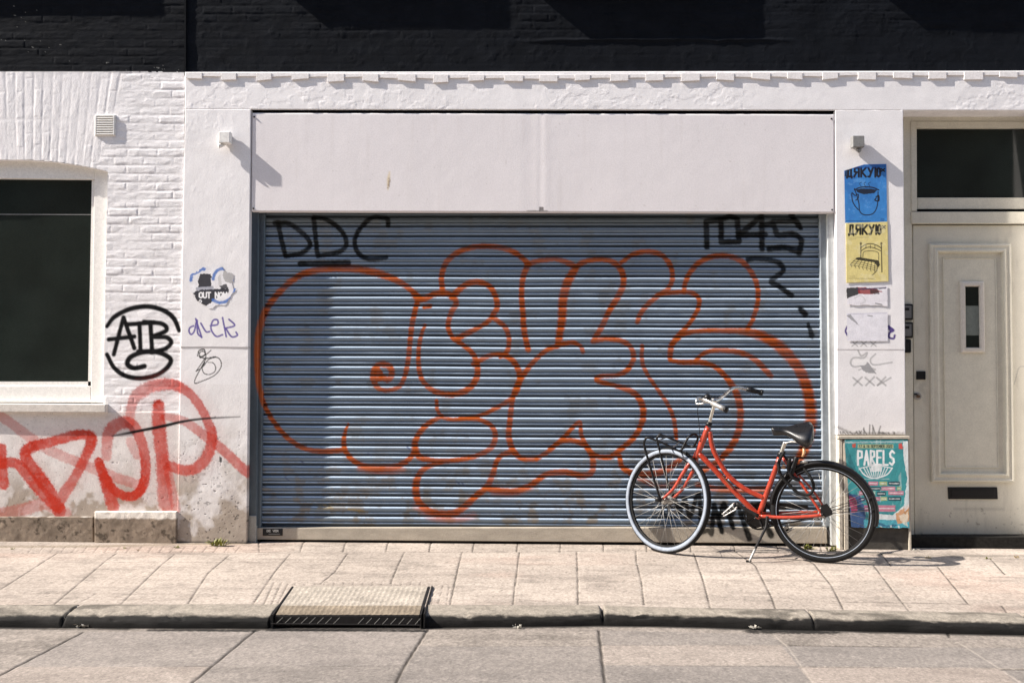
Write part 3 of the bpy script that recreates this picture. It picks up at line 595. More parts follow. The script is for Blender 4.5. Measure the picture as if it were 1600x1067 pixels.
# right pilaster above the cupboard
def rp_paint(p):
    g = (.20, .20, .20)
    p.stroke([(1331,533),(1340,541)], .9, g, .6); p.stroke([(1340,533),(1331,541)], .9, g, .6); p.stroke([(1345,533),(1354,541)], .9, g, .6); p.stroke([(1354,533),(1345,541)], .9, g, .6); p.stroke([(1359,533),(1369,541)], .9, g, .6); p.stroke([(1368,534),(1361,541)], .9, g, .6)
    p.stroke([(1341,548),(1346,556),(1355,551),(1350,559),(1334,559),(1329,567),(1335,573),(1352,570)], 1.3, g, .55); p.stroke([(1368,553),(1360,562),(1366,570),(1394,566)], 1.2, g, .55); p.stroke([(1342,578),(1352,575),(1368,577),(1358,580)], 1, g, .5)
    for x in (1333, 1352, 1370): p.stroke([(x,590),(x+14,602)], 1.4, g, .55); p.stroke([(x+14,589),(x+1,602)], 1.4, g, .55)
    p.stroke([(1371,602),(1382,596),(1392,590)], 1.3, g, .55)
    PU = (.08,.05,.22); p.stroke([(1388,510),(1396,516),(1390,520),(1389,527),(1396,529),(1398,524)], 1.6, PU); p.stroke([(1324,510),(1321,517),(1324,524)], 1.4, PU)
    p.blob([(1389,507),(1397,518),(1391,519),(1387,513)], PU, .95)
    p.blob([(1340,567),(1355,565),(1370,584),(1352,582)], (.30,.30,.31), .9, jag=.004); p.blob([(1333,564),(1357,561),(1353,570),(1338,571)], (.86,.85,.84), .9, jag=.003)
    p.stroke([(1306,666),(1330,677),(1411,677)], 2, (.05,.04,.03), .5, smooth=False, rough=.5, soft=.9)
    for k in range(22):
        x = 1315+k*4+random.uniform(-2, 2); p.stroke([(x, 678), (x+random.uniform(-5, 5), 678-random.uniform(2, 15 if 1345 < x < 1380 else 5))], .9, (.05,.045,.04), .75, soft=.9)
def rp_disp(X, Z): return .0009*(fbm(X*20, Z*20, 113)-.5)+.003*(fbm(X*3, Z*2, 114)-.5)+.002*sst(P(1340, 546)[1]-.002, P(1340, 546)[1], Z)
def rp_col(X, Z, d):
    c = white_col(X, Z, d); t = np.clip((P(0, 600)[1]-Z)*1.2, 0, 1)[:, None]; c = c*(1-t*.25*np.array([.9, 1, 1.1])); ln = (1-sst(.001, .003, np.abs(Z-P(1340, 546)[1]))); return c*(1+.08*ln[:, None])
patch('pilaster', (1305, 172.5), (1411, 172.5), (1415, 679), (1308.5, 679), -.016, M['plaster'], gb, rp_disp, rp_col, .0045, skirt=.165, paint=rp_paint)
g_ = MB(); g_.pbox([(1308.5, 679), (1415, 679), (1419, 856), (1309.5, 856)], .0, .165); g_.mk('pilaster_foot', M['sill'], gb)
# right of the door and the rest of the front, outside the picture
a_, b_ = P(1627, 173), P(1627, 850); MB().box(a_[0], 9, -.018, .3, -.05, a_[1]).mk('side_wall', mw, gb)
# reveals: back of the recesses
rc = MB(); rc.box(-9, 9, .31, .34, -.05, 7.5); rc.box(P(270, 500)[0], P(300, 500)[0], .013, .2, 0, P(0, 112)[1]); rc.box(P(384, 500)[0], P(1420, 500)[0], .01, .12, P(0, 172)[1]-.004, P(0, 130)[1]); q0 = P(392, 340); q1 = P(1305, 340); rc.box(P(386, 500)[0]-.05, P(1311, 500)[0]+.02, .20, .3, -.05, P(0, 172)[1]); rc.box(P(392, 200)[0], P(1305, 200)[0], .125, .2, P(800, 331)[1]+.0, P(800, 172)[1])
rc.box(P(1405, 500)[0], P(1640, 500)[0], .26, .3, -.05, P(0, 172)[1]+.02); rc.mk('recess_back', M['dark'], gb)
MB().box(P(1411, 300)[0], P(1640, 300)[0], -.001, .25, P(1500, 173.5)[1], P(1500, 160)[1]).mk('door_lintel', mw, gb)

# ---- fascia panel over the shutter
fp = thing('fascia_panel', 'wide white sheet metal fascia panel with a crease above the roller shutter', 'panel', (P(850, 331)[0], -.01, P(850, 331)[1]))
xc = P(845, 250)[0]
def fp_disp(X, Z):
    u = X-xc-.012*(fbm(Z*4, Z*0, 7)-.5); zt = np.clip((Z-P(845, 331)[1])/.68, 0, 1)
    return -.0007*np.exp(-(u/.020)**2)-.0012*np.exp(-((u+.07)/.05)**2)*(.5+.5*zt)+.0005*np.exp(-((u-.04)/.03)**2)-.0012*np.exp(-((u-.20)/.14)**2)*(1-zt)+.0008*(fbm(X*2.2, Z*2.2, 121)-.5)*3+.0006*fbm(X*20, Z*20, 122)
def fp_col(X, Z, d): return np.ones((len(X), 3))*np.array([.755, .72, .728])*(.97+.05*fbm(X*1.5, Z*3, 123))[:, None]
def fp_paint(p):
    p.mix(.10*sst(.55, .8, fbm(p.X*28, p.Z*1.6, 126))*sst(.2, .6, fbm(p.X*2, p.Z*2, 127)), (.45,.40,.36)); p.mix(.35*sst(.80, .86, fbm(p.X*45, p.Z*45, 128)), (.4,.36,.32))
    p.stroke([(609,268),(607,280),(606,296)], [.8,2.4,1.2], (.66,.50,.22), .6, soft=.8); p.stroke([(609,279),(607,293)], [1,1.4], (.16,.10,.05), .8, rough=.5)
    p.stroke([(825,330),(855,330)], 1, (.06,.05,.04), .7, rough=.6); p.blob([(843,324),(850,323),(849,329),(843,330)], (.05,.04,.04), .8, jag=.004)
    p.stroke([(394,178),(1303,180.5)], .8, (.9,.88,.87), .5, smooth=False)
patch('panel', (394.5, 176.9), (1303.3, 179), (1303.3, 332.5), (393, 330.5), -.0115, M['panel'], fp, fp_disp, fp_col, .008, skirt=.045, paint=fp_paint)
for (x, y) in ((397,183),(396,326),(1299,186),(1300,328)):
    p3 = P3(x, y, -.0125); V, F = sweep([p3, p3+np.array([0, -.006, 0]), p3+np.array([0, -.010, 0])], [.006, .006, .003], 10); mk('screw', V, F, M['iron'], fp, smooth=True)
MB().pbox([(393, 172.6), (1304, 175), (1304, 178), (393, 175.8)], .03, .05).mk('head_gap', M['dark'], gb)

# ---- roller shutter
rs = thing('roller_shutter', 'grey metal roller shutter covered in orange bubble graffiti and black tags', 'roller shutter', (P(850, 848)[0], .09, 0))
YS = .092
def orange(p):
    O = ORANGE; k = dict(rough=.14, soft=.38, vary=.16)
    st = lambda pts, r=4.2, op=.98: p.stroke(pts, r, O, op, **k)
    st([(658,468),(650,460),(625,441),(590,427),(555,420),(520,419),(490,423),(462,434),(438,455),(418,480),(406,510),(402,545),(403,590),(410,625),(425,655),(445,680),(470,698),(500,705),(538,703)], [4,4.5,6,6,5.5,5,5.5,5,4.5,4,4,4,4])
    st([(652,472),(645,500),(641,529),(638,560),(633,585),(624,603.5),(606,610),(592,607),(584,596),(583,584),(588,573),(597,569),(609,573),(612,584),(606,593),(596,588)], [4.5,4.2,4,3.6,3.6,4.6,5,5,5,5])
    p.blob([(583,580),(592,574),(598,580),(598,594),(588,598)], O, .9)
    st([(648,462),(660,468),(675,461),(690,458),(705,461),(712.7,473),(705,489),(700,509),(707,527),(722.5,538.6),(738,552),(746,572),(744,592),(731,608),(710,616),(683,613),(665.4,601),(656,584),(653.6,552),(657.6,525),(664,508)], [5,5,4.6,4.6,4.6,4.2,4,4,4.4,5,5,4.6,4,3.8,3.4,2.6])
    st([(663,480),(672,478)], 3.5); st([(692,459),(690,432),(698,409),(718,393),(744,385.5),(773,385.5),(797,391),(816,403),(826,414)], 4.4)
    st([(706,464),(724.5,447),(744,440.5),(764,447),(774,463),(777,480),(770,492),(762,503),(745,513),(716,528)], [5.5,5,4.4,4.4,4.6,4.6,4.2,3.8,3.8,5])
    st([(770,496),(788,510),(795,528),(793,548),(782,557)], 4); st([(740,569),(765,555.5),(788,555),(804,567),(812,586),(809,607),(797,624),(774,638),(750,649),(718,655),(695,653),(684,642),(682,626)], [4.4,4,4.2,4.6,4.8,4.2,4,3.6,3.2,3.2,3.2,3,3])
    st([(690,650),(665,665),(650,686),(649,702),(658,715),(687,720),(718,718),(750,710),(769,697),(774,679),(766,664),(746,655),(718,654)], [3.4,4.4,4.8,5.4,5,4,4,4,4.4,4.4,3.8,3.4,3.2])
    st([(544,662),(538,680),(538,700),(549,717),(568,728),(592,732),(618,729),(637,719),(648,705)], [1.6,3.4,4.4,4.2,5,6.5,5,4.4,4.4])
    p.stroke([(562,733),(600,738),(630,734)], 4, (.55,.16,.08), .5, soft=.9)
    st([(690,722),(663,732),(651.6,749),(650,770),(657,788),(676,801),(703,803),(723,794),(742,776),(760,761),(770,741),(774,725),(783,712),(800,705)], [3.4,4.4,5.4,5.8,5.4,6,6,5.2,5,5,4.6,4,4,4.5])
    p.stroke([(650,790),(675,808),(710,812),(740,805)], 5, (.55,.17,.10), .45, soft=.9)
    st([(757,763),(778,766),(805,767),(829,758),(852,742),(880,737),(909,743),(924,738),(927,722),(922,706),(911,694),(893,688),(874,691),(858,702)], [4,5,5,4.6,4.6,4.6,5,5,4.6,4.2,4.2,4.2,3.6,3])
    p.stroke([(770,770),(800,773),(830,762)], 4, (.55,.17,.10), .4, soft=.9)
    st([(838,717),(858,704),(881,683),(905,659),(908,678),(917,698),(929,711),(952,714),(968,703),(988,686),(1001,666),(1005.5,643),(999,623),(984,610),(956,601),(933,595),(937,588),(964,586),(980,578),(990,560),(986,543),(972,533),(948,529),(927,533)], [3.4,3.8,3.6,3,3.4,4,4,4.2,4.4,4.4,4.6,5,5,4.6,3.6,3.6,3.6,3.8,4.2,4.2,4,4,4.2,4.4])
    st([(880,537),(853,548),(833,566),(821,582),(809,600),(801,623),(797,655),(795,682),(801,702),(815,716),(838,717)], [4,3.6,3.8,4.4,4.6,4,4.4,4.8,4.8,4,4])
    st([(869,541),(893,535),(907,541),(911,550)], 3.4); st([(825,413),(817,435),(815,462),(817,490),(819,517),(825,546)], [5,4.4,4.4,4.6,4.6,4.8]); 
    st([(824.6,414),(839,408),(859,405),(870,405),(888,411),(898,420),(887,440),(880,468),(878,498),(874,525),(872,538)], [4,4,4,4,4.4,6,7,7,6.6,6,5])
    st([(899,418),(916,408),(942,405),(960,411),(972,425),(974,445),(965,465),(953,484),(941,509),(930,528)], [4.6,4.2,4,4.6,5,4.8,4.8,4.6,4.4,4.4])
    st([(971,410),(988,398),(1010,393),(1033,398),(1047,414),(1051,434),(1044,451),(1027,463),(1010,478),(1000,492),(996,503)], [3.4,3.8,4,4.2,4.2,4,3.8,4,4.2,4,3.6])
    st([(1068,456),(1073,436),(1086,416),(1106,403),(1132,399.5),(1157,407),(1174,425),(1183.5,448),(1184,472),(1177,497),(1167,516)], [3.6,4,4.2,4.4,4.6,4.4,4.2,4,3.8,3.6,3.6])
    st([(1027,460),(1053,457),(1079,457),(1092,467),(1090,484),(1076,507),(1059,525),(1049,541),(1047,560)], [3.4,3.4,3.6,3.8,3.8,3.6,4,4.6,4])
    st([(1047,563),(1066,566),(1094,566),(1117,573),(1137,592),(1151,615),(1157,640),(1155,670),(1145,694),(1126,717),(1100,735)], [3,4,4,4,4.6,5.4,5.4,5.4,5.4,5,4])
    st([(1051,537),(1070,521.5),(1102,516.5),(1133,516.5),(1165,518),(1192,526),(1216,540),(1239,563),(1255,589),(1264,619),(1267,655),(1262,686),(1252,712),(1240,728)], [3.6,3.8,3.6,4,6,8,8.5,8.5,8.5,8.5,9,8.5,7.5,6])
    st([(1086,564),(1102,551),(1126,547),(1157,551),(1180,562),(1196,578),(1205,588)], [3,3.4,3.8,4.4,4.6,4.6,4])
    st([(1003.5,540),(1003.5,564),(1011,584),(1027,607.5),(1043,631),(1053,655),(1057,684)], [3.2,3.4,3.2,3,3.4,3.4,3.2]); st([(968,712),(972,729),(988,739),(1015,741),(1043,733),(1062,718)], [4,4.4,5,5.4,5,4.4])
    st([(995,745),(1030,760),(1062,752)], 4, .6); st([(1090,757),(1130,765),(1175,765),(1202,763)], 4.4, .8)
def blacks(p):
    B = (.004,.005,.005); k = dict(rough=.12, soft=.35, vary=.10)
    st = lambda pts, r=3.9, op=.97, sm=True: p.stroke(pts, r, B, op, smooth=sm, **k)
    st([(434,347),(439,372),(445.6,399)], 3.9); st([(429,348.5),(450,349),(466,359),(480,372),(484,384),(470,396),(445.6,400)]); st([(490,340),(493,370),(496,399)]); st([(490,339.5),(511,343.6),(532.5,360),(541,379),(531,393),(497,400)])
    st([(606,352),(606,343),(597,340),(580,341),(562,358),(554,377),(560,396),(577,405),(603,402.6)]); st([(468.6,412),(544,410.5)], 4.5, sm=False)
    st([(1104.6,386),(1103.6,346),(1127,343)], 4.6, sm=False); st([(1127,342),(1127,378),(1154.8,377.5),(1152,341.8),(1140,338),(1127,343)], 4.6, sm=False)
    st([(1154.8,367.4),(1190,338),(1191,389)], 4.6, sm=False); st([(1158,367.4),(1196,366.4)], 4.6, sm=False)
    st([(1237,336),(1251,355.6)], 4.6); st([(1192,352),(1208,351),(1215.7,367),(1237.4,365.4),(1252,375),(1249,396)], 4.6); st([(1202,389),(1225.6,387),(1248,393)], 5); st([(1208,346),(1240,345)], 4)
    st([(1168.5,406),(1182,404),(1213.8,409),(1224,422.5),(1205,439),(1217,447),(1237.4,462)], 4.2); st([(1251,484),(1259,491)], 4.6); st([(1263,506),(1268.9,525)], [2.5,4.6])
    st([(1045,796),(1052,772),(1062,800),(1070,778),(1078,806),(1092,770),(1095,826)], 3.4); st([(1094,832),(1106,828),(1112,834),(1116,788),(1128,830.7)], 3.8, sm=False); st([(1124,808),(1131,786),(1146,824)], 3.8, sm=False); st([(1143,806),(1152,787),(1171,841)], [3.8,3.8,4.6], sm=False); st([(1162,800),(1178,788),(1192,812),(1205,836)], [4,4,5])
    st([(1040,786),(1035,800),(1048,810)], 2.5, .8)
def shutter():
    ztp, zbt = P(850, 331, YS)[1]+.03, P(850, 826, YS)[1]; x0, x1 = P(404, 580, YS)[0], P(1294, 580, YS)[0]
    per = 15.62*(P(850, 500, YS)[1]-P(850, 600, YS)[1])/100
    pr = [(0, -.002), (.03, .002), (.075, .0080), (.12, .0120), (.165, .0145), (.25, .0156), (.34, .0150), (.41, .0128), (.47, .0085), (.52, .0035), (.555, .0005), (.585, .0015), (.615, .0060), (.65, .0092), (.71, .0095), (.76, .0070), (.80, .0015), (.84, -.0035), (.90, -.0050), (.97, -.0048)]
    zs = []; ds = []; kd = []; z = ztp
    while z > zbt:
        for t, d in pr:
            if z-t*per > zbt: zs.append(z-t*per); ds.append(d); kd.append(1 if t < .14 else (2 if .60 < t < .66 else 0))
        z -= per
    zs = np.array(zs); ds = np.array(ds); xs = np.arange(x0, x1, .0048); nu, nv = len(xs), len(zs)
    X, Z = np.meshgrid(xs, zs); D = np.repeat(ds[:, None], nu, 1); row = np.floor((ztp-Z)/per)
    Zf0 = Z
    dent = .0030*(fbm(X*3, Z*9, 131)-.5)+.004*(fbm(X*1.6, Zf0*1.6, 136)-.5)+.004*np.exp(-((X-P(1244, 640)[0])/.05)**2-((Z-P(0, 640)[1])/.3)**2)*0
    Zw = Z+.008*(fbm(X*.8, Z*1.3, 132)-.5)
    X = X.ravel(); Zf = Zw.ravel(); D = (D+dent).ravel()
    c = np.ones((len(X), 3))*np.array([.165, .215, .275]); tp = np.repeat(np.array([3.1 if (0 < z_ <= .013 and k_ == 1) or k_ == 2 else 1. for z_, k_ in zip(ds, kd)])[:, None], nu, 1).ravel(); c = np.where((tp > 1)[:, None], np.array([.56, .67, .80]), c); c *= (.90+.2*fbm(X*2, Zf*6, 133))[:, None]  # up-facing facets painted paler and bluer, for sun and sky light
    g = sst(.60, .75, fbm(X*8, Zf*8, 134))*.35; c = c*(1-g[:, None])+np.array([.20, .19, .17])*g[:, None]
    groove = 1-sst(-.002, .005, D)       # hinge grooves: their shade darkened into the colour, with grime
    low = (1-sst(P(0, 826)[1], P(0, 640)[1], Zf)); k = low*sst(.5, .7, fbm(X*12, Zf*12, 135))*.65; c = c*(1-k[:, None])+np.array([.22, .17, .11])*k[:, None]
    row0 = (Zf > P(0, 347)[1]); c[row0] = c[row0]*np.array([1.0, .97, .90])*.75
    k = (X > P(640, 0)[0])*(X < P(900, 0)[0])*np.exp(-((Zf-P(0, 470)[1])/.02)**2)*0; 
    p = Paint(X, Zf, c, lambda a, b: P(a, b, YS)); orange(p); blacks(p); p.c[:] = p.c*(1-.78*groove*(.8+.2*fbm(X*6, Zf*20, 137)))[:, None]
    for (x, y) in ((498,857-65),(505,790),(546,795),(560,797)): p.stroke([(x, y), (x+14, y+3)], 1.8, (.35,.24,.06), .5, rough=.6, soft=.9)
    for (x, y) in ((713,752),(722,755),(575,708),(446,746),(470,720),(636,698)): p.stroke([(x, y), (x+5, y+4)], 1.2, (.08,.10,.2), .7, soft=.8)
    i = np.arange(nu*nv).reshape(nv, nu); F = np.stack([i[:-1, :-1].ravel(), i[1:, :-1].ravel(), i[1:, 1:].ravel(), i[:-1, 1:].ravel()], 1)
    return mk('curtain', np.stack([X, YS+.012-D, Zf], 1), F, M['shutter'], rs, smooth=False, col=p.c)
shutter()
def gcol(base):
    def f(X, Z, d): return np.ones((len(X), 3))*np.array(base)*(.75+.5*fbm(X*14, Z*6, 141))[:, None]
    return f
def gpaint(p): orange(p)
patch('guide_rail', (391, 326), (403.5, 326), (400.5, 846), (386, 846), .030, M['guide'], rs, None, gcol((.075,.10,.125)), .006, skirt=.12, paint=gpaint)  # left rails coloured darker, shade painted in
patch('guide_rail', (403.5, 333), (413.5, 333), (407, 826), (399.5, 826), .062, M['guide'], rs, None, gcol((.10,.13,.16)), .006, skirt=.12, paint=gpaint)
patch('guide_rail', (1281, 333), (1292, 333), (1296, 822), (1287, 822), .062, M['guide'], rs, None, gcol((.33,.37,.40)), .006, skirt=.12)  # right rails coloured paler, sunlight painted in
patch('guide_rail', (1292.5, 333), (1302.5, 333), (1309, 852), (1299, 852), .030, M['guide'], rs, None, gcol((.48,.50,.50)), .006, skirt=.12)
patch('guide_foot', (388.5, 805), (400, 805), (400, 850), (387.5, 850), .020, M['guide'], rs, None, gcol((.30,.31,.30)), .006, skirt=.06)
bbar = MB(); bbar.pbox([(400.5, 824.5), (1292, 823), (1292.5, 848), (401, 842)], .050, .10)
def bb_col(X, Z, d): return np.ones((len(X), 3))*np.array([.43, .38, .31])*(.75+.4*fbm(X*9, Z*25, 151))[:, None]
def bb_paint(p): blacks(p)
bb = patch('bottom_bar', (400.5, 824.5), (1292, 824), (1292.5, 849), (401, 842.5), .052, M['wall'], rs, lambda X, Z: .0004*fbm(X*30, Z*30, 1), bb_col, .006, skirt=.10, paint=bb_paint)
def lp_paint(p): text(p, 'DE VER', 417, 827.5, 435, 830.5, .45, (.55,.55,.5)); p.stroke([(420,834),(437,834)], .5, (.3,.3,.28), .8, smooth=False)
patch('label_plate', (410.5, 825.8), (441.5, 825.8), (441.5, 836.5), (410.5, 836.5), .0485, M['paper'], bb, None, lambda X, Z, d: np.ones((len(X), 3))*.015, .0018, skirt=.0518, paint=lp_paint)
MB().box(P(401, 845)[0], P(1293, 845)[0], .07, .12, -.02, P(850, 846)[1]-.02).mk('floor_seal', M['rubber'], rs)

# ---- wall lamps / sensors
def lamp(cx, cy, m, label, arm):
    t = thing('wall_lamp', label, 'lamp', (P(cx, cy)[0], -.02, P(cx, cy+10)[1]), 'lamps on the garage pilasters')
    c = P3(cx, cy, -.075); w_ = .041
    MB().box(c[0]-w_, c[0]+w_, -.083, -.03, c[2]-w_, c[2]+w_).mk('lamp_head', m, t, bevel=.006, seg=3)
    MB().box(c[0]-.028, c[0]+.028, -.045, -.012, c[2]-.03, c[2]+.03).mk('mount', m, t, bevel=.004)
    V, F = sweep(catmull([c+np.array([0, .03, -.03]), c+np.array([arm*.5, .02, -.052]), c+np.array([arm, .01, -.06])], 6), [.010, .012, .017], 12); mk('sensor', V, F, m, t, smooth=True)
    return t
lamp(351, 215, M['lamp'], 'white cube lamp with angled sensor on the left pilaster beside the fascia panel', -.045)
lamp(1341, 221.5, M['greylamp'], 'grey box lamp on the right pilaster above the blue poster', .012)

# ---- papers
def sheet(name, label, cat, corners, Y, colf, paint, res=.0022, group=None, skirt=None, hole=None, disp=None):
    o = patch(name, *corners, Y, M['paper'], None, disp or (lambda X, Z: .0007*fbm(X*30, Z*30, 5)), colf, res, skirt=(Y+.0015 if hole is None else None), hole=hole, paint=paint)
    return tag(o, label, cat, group)
flat = lambda c: (lambda X, Z, d: np.ones((len(X), 3))*np.array(c)*(.9+.2*fbm(X*25, Z*25, 161))[:, None])
YP = -.0215
def blue_paint(p):
    K = (.012,.012,.02); p.mix(sst(.5, .7, fbm(p.X*14, p.Z*9, 171))*.35, (.02,.10,.36)); p.mix(sst(.60, .72, fbm(p.X*30, p.Z*40, 172))*.3, (.18,.40,.70))
    text(p, 'ДЯКУЮ', 1323.5, 262.5, 1375, 276.5, 1.6, K, gap=.5); p.stroke([(1377,264),(1382,268)], 1.2, K, smooth=False); p.stroke([(1382,264),(1377,268)], 1.2, K, smooth=False)
    p.blob([(1320,265),(1329,262),(1325,275),(1320,276)], K, .8, jag=.004); p.blob([(1321,259),(1384,257),(1384,262),(1321,264)], (.01,.05,.25), .55)
    p.stroke([(1335,295),(1338,303),(1342,318),(1343,329),(1348,335),(1358,336),(1366,332),(1371,320),(1372,300)], .8, K)
    p.blob([(1337,297),(1345,295),(1360,295),(1371,297),(1366,302),(1350,304),(1340,301)], K, .95); p.stroke([(1335,297),(1345,293),(1362,293),(1373,297)], 1, K)
    p.stroke([(1335,305),(1331,302),(1332,314),(1336,322),(1341,328)], .8, K); p.stroke([(1336,306),(1341,304),(1341,310),(1337,313)], .8, K); p.stroke([(1369,308),(1373,306),(1373,314),(1367,313),(1369,310)], 1, K)
    for x in (1345, 1352, 1359): p.stroke([(x,291),(x-2,287),(x+1,285)], .6, K, .7)
    p.stroke([(1322,345),(1360,345.5)], .5, K, .6, smooth=False); p.blob([(1376,341),(1382,341),(1382,346),(1376,346)], (.01,.04,.15), .4)
sheet('poster', 'torn blue poster with a drawing of a steaming cup on the right pilaster', 'poster', ((1319, 258), (1385, 256.5), (1386, 346.5), (1320.5, 348.5)), YP, flat((.045,.22,.56)), blue_paint, hole=lambda X, Z: (Z > P(1319, 267)[1]+(X-P(1319, 0)[0])*.32+.002*(fbm(X*60, Z*9, 3)-.5)))
def yellow_paint(p):
    K = (.015,.015,.012); text(p, 'ДЯКУЮ', 1326.5, 352, 1376, 366, 1.6, K, gap=.5); p.stroke([(1379,353),(1383,357)], 1, K, smooth=False); p.stroke([(1383,353),(1379,357)], 1, K, smooth=False)
    p.stroke([(1325,371),(1358,371)], .45, K, .5, smooth=False); p.stroke([(1326,374),(1338,374)], .45, K, .5, smooth=False)
    for x in (1345, 1377): p.stroke([(x,380),(x,381)], 1.6, K, .8, smooth=False)
    p.stroke([(1345,382),(1345,403)], .9, K, .85, smooth=False); p.stroke([(1377,382),(1378,425)], .9, K, .85, smooth=False)
    p.stroke([(1345,387),(1353,382),(1362,381),(1371,384),(1377,388)], .8, K, .85); p.stroke([(1346,392),(1354,387),(1364,387),(1376,392)], .7, K, .85)
    for x in (1353, 1360, 1367): p.stroke([(x,383),(x,388)], .6, K, .8, smooth=False)
    p.stroke([(1348,402),(1351,393),(1371,394),(1373,406)], .6, K, .8)
    p.blob([(1337,403),(1342,402),(1373,407),(1375,414),(1372,418),(1366,410),(1338,406)], K, .95)
    for k in range(7): p.stroke([(1337+k*5, 405+k*.8), (1329+k*6.2, 413+k*1.6), (1331+k*6, 417+k*1.4)], .5, K, .85, smooth=False)
    for k in range(3): p.stroke([(1333-k*2.4,408+k*3), (1350-k*1.5,411+k*3), (1371,417+k*3)], .45, K, .8, smooth=False)
    p.stroke([(1372,416),(1369,424),(1363,430)], .7, K, .8); p.stroke([(1326,432),(1336,432)], .4, K, .5, smooth=False); p.stroke([(1326,435),(1366,435.5)], .5, K, .55, smooth=False)
    p.mix(sst(.58, .7, fbm(p.X*26, p.Z*26, 181))*.3, (.80,.74,.5))
sheet('poster', 'yellow poster with a drawing of a bed under the blue cup poster', 'poster', ((1321.5, 349), (1387, 347), (1388.5, 440), (1322.5, 442)), YP-.001, flat((.70,.60,.25)), yellow_paint)
def torn(X, Z): return fbm(X*24, Z*24, 191)
def torn_paint(p):
    p.blob([(1322,450),(1342,449),(1345,458),(1330,464),(1322,467)], (.02,.02,.02), .95, jag=.005); p.blob([(1340,449),(1366,450),(1378,456),(1362,460),(1341,459)], (.30,.03,.03), .9, jag=.006); p.stroke([(1340,452),(1384,450)], 1.2, (.05,.05,.10), .85, rough=.4); p.blob([(1360,452),(1372,453),(1374,460),(1360,459)], (.03,.03,.03), .8, jag=.005)
    p.stroke([(1335,466),(1345,462),(1352,470),(1345,475)], 1, (.5,.5,.5), .5); p.stroke([(1368,474),(1378,476)], .9, (.1,.1,.1), .8)
def torn_hole(X, Z):
    u = fbm(X*20, Z*14, 193); a, b = P(1320, 446), P(1387, 479); ex = np.minimum(X-a[0], b[0]-X); ez = np.minimum(a[1]-Z, Z-b[1]); return (np.minimum(ex, ez) < .022*(u-.25)) | ((Z < P(0, 466)[1]) & (fbm(X*9, Z*9, 194) > .60))
sheet('poster_remnant', 'torn strip of black and red poster below the yellow bed poster', 'poster', ((1320, 446), (1387, 446), (1387, 479), (1320, 479)), YP, flat((.78,.76,.80)), torn_paint, hole=torn_hole)
def wp_paint(p):
    p.stroke([(1325,491),(1385,489)], .8, (.6,.58,.66), .8, smooth=False); p.blob([(1322,493),(1329,491),(1343,509),(1333,502)], (.33,.33,.35), .9, jag=.003); p.stroke([(1356,493),(1363,494)], .9, (.2,.2,.2), .7)
sheet('paper_sheet', 'blank white paper sheet pasted on the right pilaster over a purple tag', 'paper', ((1323, 490), (1387, 488), (1387, 533), (1324, 533)), YP, flat((.76,.75,.80)), wp_paint, hole=lambda X, Z: Z < P(0, 531)[1]+.012*(fbm(X*30, Z*5, 7)-.5))
# torn sticker on the left pilaster
def stk_paint(p):
    B = (.05,.16,.50); K = (.015,.015,.025)
    p.blob([(313,428),(330,428),(330,449),(311,449),(309,440)], K, .97, jag=.008, seed=3); p.blob([(306,449),(334,447),(334,454),(306,454)], (.35,.36,.42), .9, jag=.004)
    p.blob([(306,454),(356,450),(358,457),(340,464),(322,478),(303,474),(300,462)], K, .97, jag=.010, seed=5); p.blob([(343,447),(354,444),(357,450),(347,452)], K, .9, jag=.006)
    text(p, 'OUT NOW', 311.5, 457, 354, 465.5, 1.1, (.85,.85,.86), gap=.3); text(p, 'D', 312, 469, 315, 473, .8, (.85,.85,.86))
    p.stroke([(298.5,438),(300,428),(306,422),(319,420.5)], 2.6, B, .9, rough=.3); p.stroke([(304,428),(312,424)], 2, B, .8); p.stroke([(333,436),(336,427),(343,421),(353,420)], 2.4, B, .9, rough=.2)
    p.stroke([(366,437),(368,449),(364,462),(355,470),(343,473),(333,469)], 2.4, B, .9, rough=.2); p.blob([(350,423),(360,420),(366,432),(362,443),(352,440),(347,430)], (.40,.39,.39), .9, jag=.008); p.blob([(344,428),(347,445),(342,447),(340,434)], (.55,.54,.54), .8, jag=.004)
def stk_hole(X, Z):
    c = P(333, 447); r = np.hypot((X-c[0])/.165, (Z-c[1])/.150); return r > .98+.55*(fbm(X*22, Z*22, 201)-.5)
sheet('torn_sticker', 'torn black and white sticker with blue arcs reading OUT NOW, left pilaster', 'sticker', ((294, 413), (374, 413), (374, 482), (294, 482)), YP, flat((.80,.79,.81)), stk_paint, hole=stk_hole)

# ---- framed cupboard at the foot of the right pilaster
cb = thing('poster_cupboard', 'beige framed meter cupboard at the foot of the right pilaster behind the bicycle', 'cupboard', (P(1365, 850)[0], -.03, 0))
f = MB(); f.pbox([(1310, 681), (1421.5, 681), (1421.5, 685.5), (1310, 685.5)], -.062, .0); f.mk('top_rail', M['beige'], cb, bevel=.002)
f = MB(); f.pbox([(1311, 686), (1316.5, 686), (1317, 858), (1312, 858)], -.050, .0); f.mk('frame', M['beige'], cb, bevel=.002)
f = MB(); f.pbox([(1318.5, 688), (1325, 688), (1326, 862), (1319.5, 862)], -.056, .0); f.mk('frame', M['beige'], cb, bevel=.002)
f = MB(); f.pbox([(1419, 686), (1421.5, 686), (1424, 860), (1421, 860)], -.052, .0); f.mk('frame', M['beige'], cb)
f = MB(); f.pbox([(1313, 687), (1419.5, 687), (1421.5, 858), (1313, 858)], -.034, .0); f.mk('door_board', mat('dark_board', (.055,.05,.042), .7, n_amt=.35, n_scale=20, bump=.001), cb)
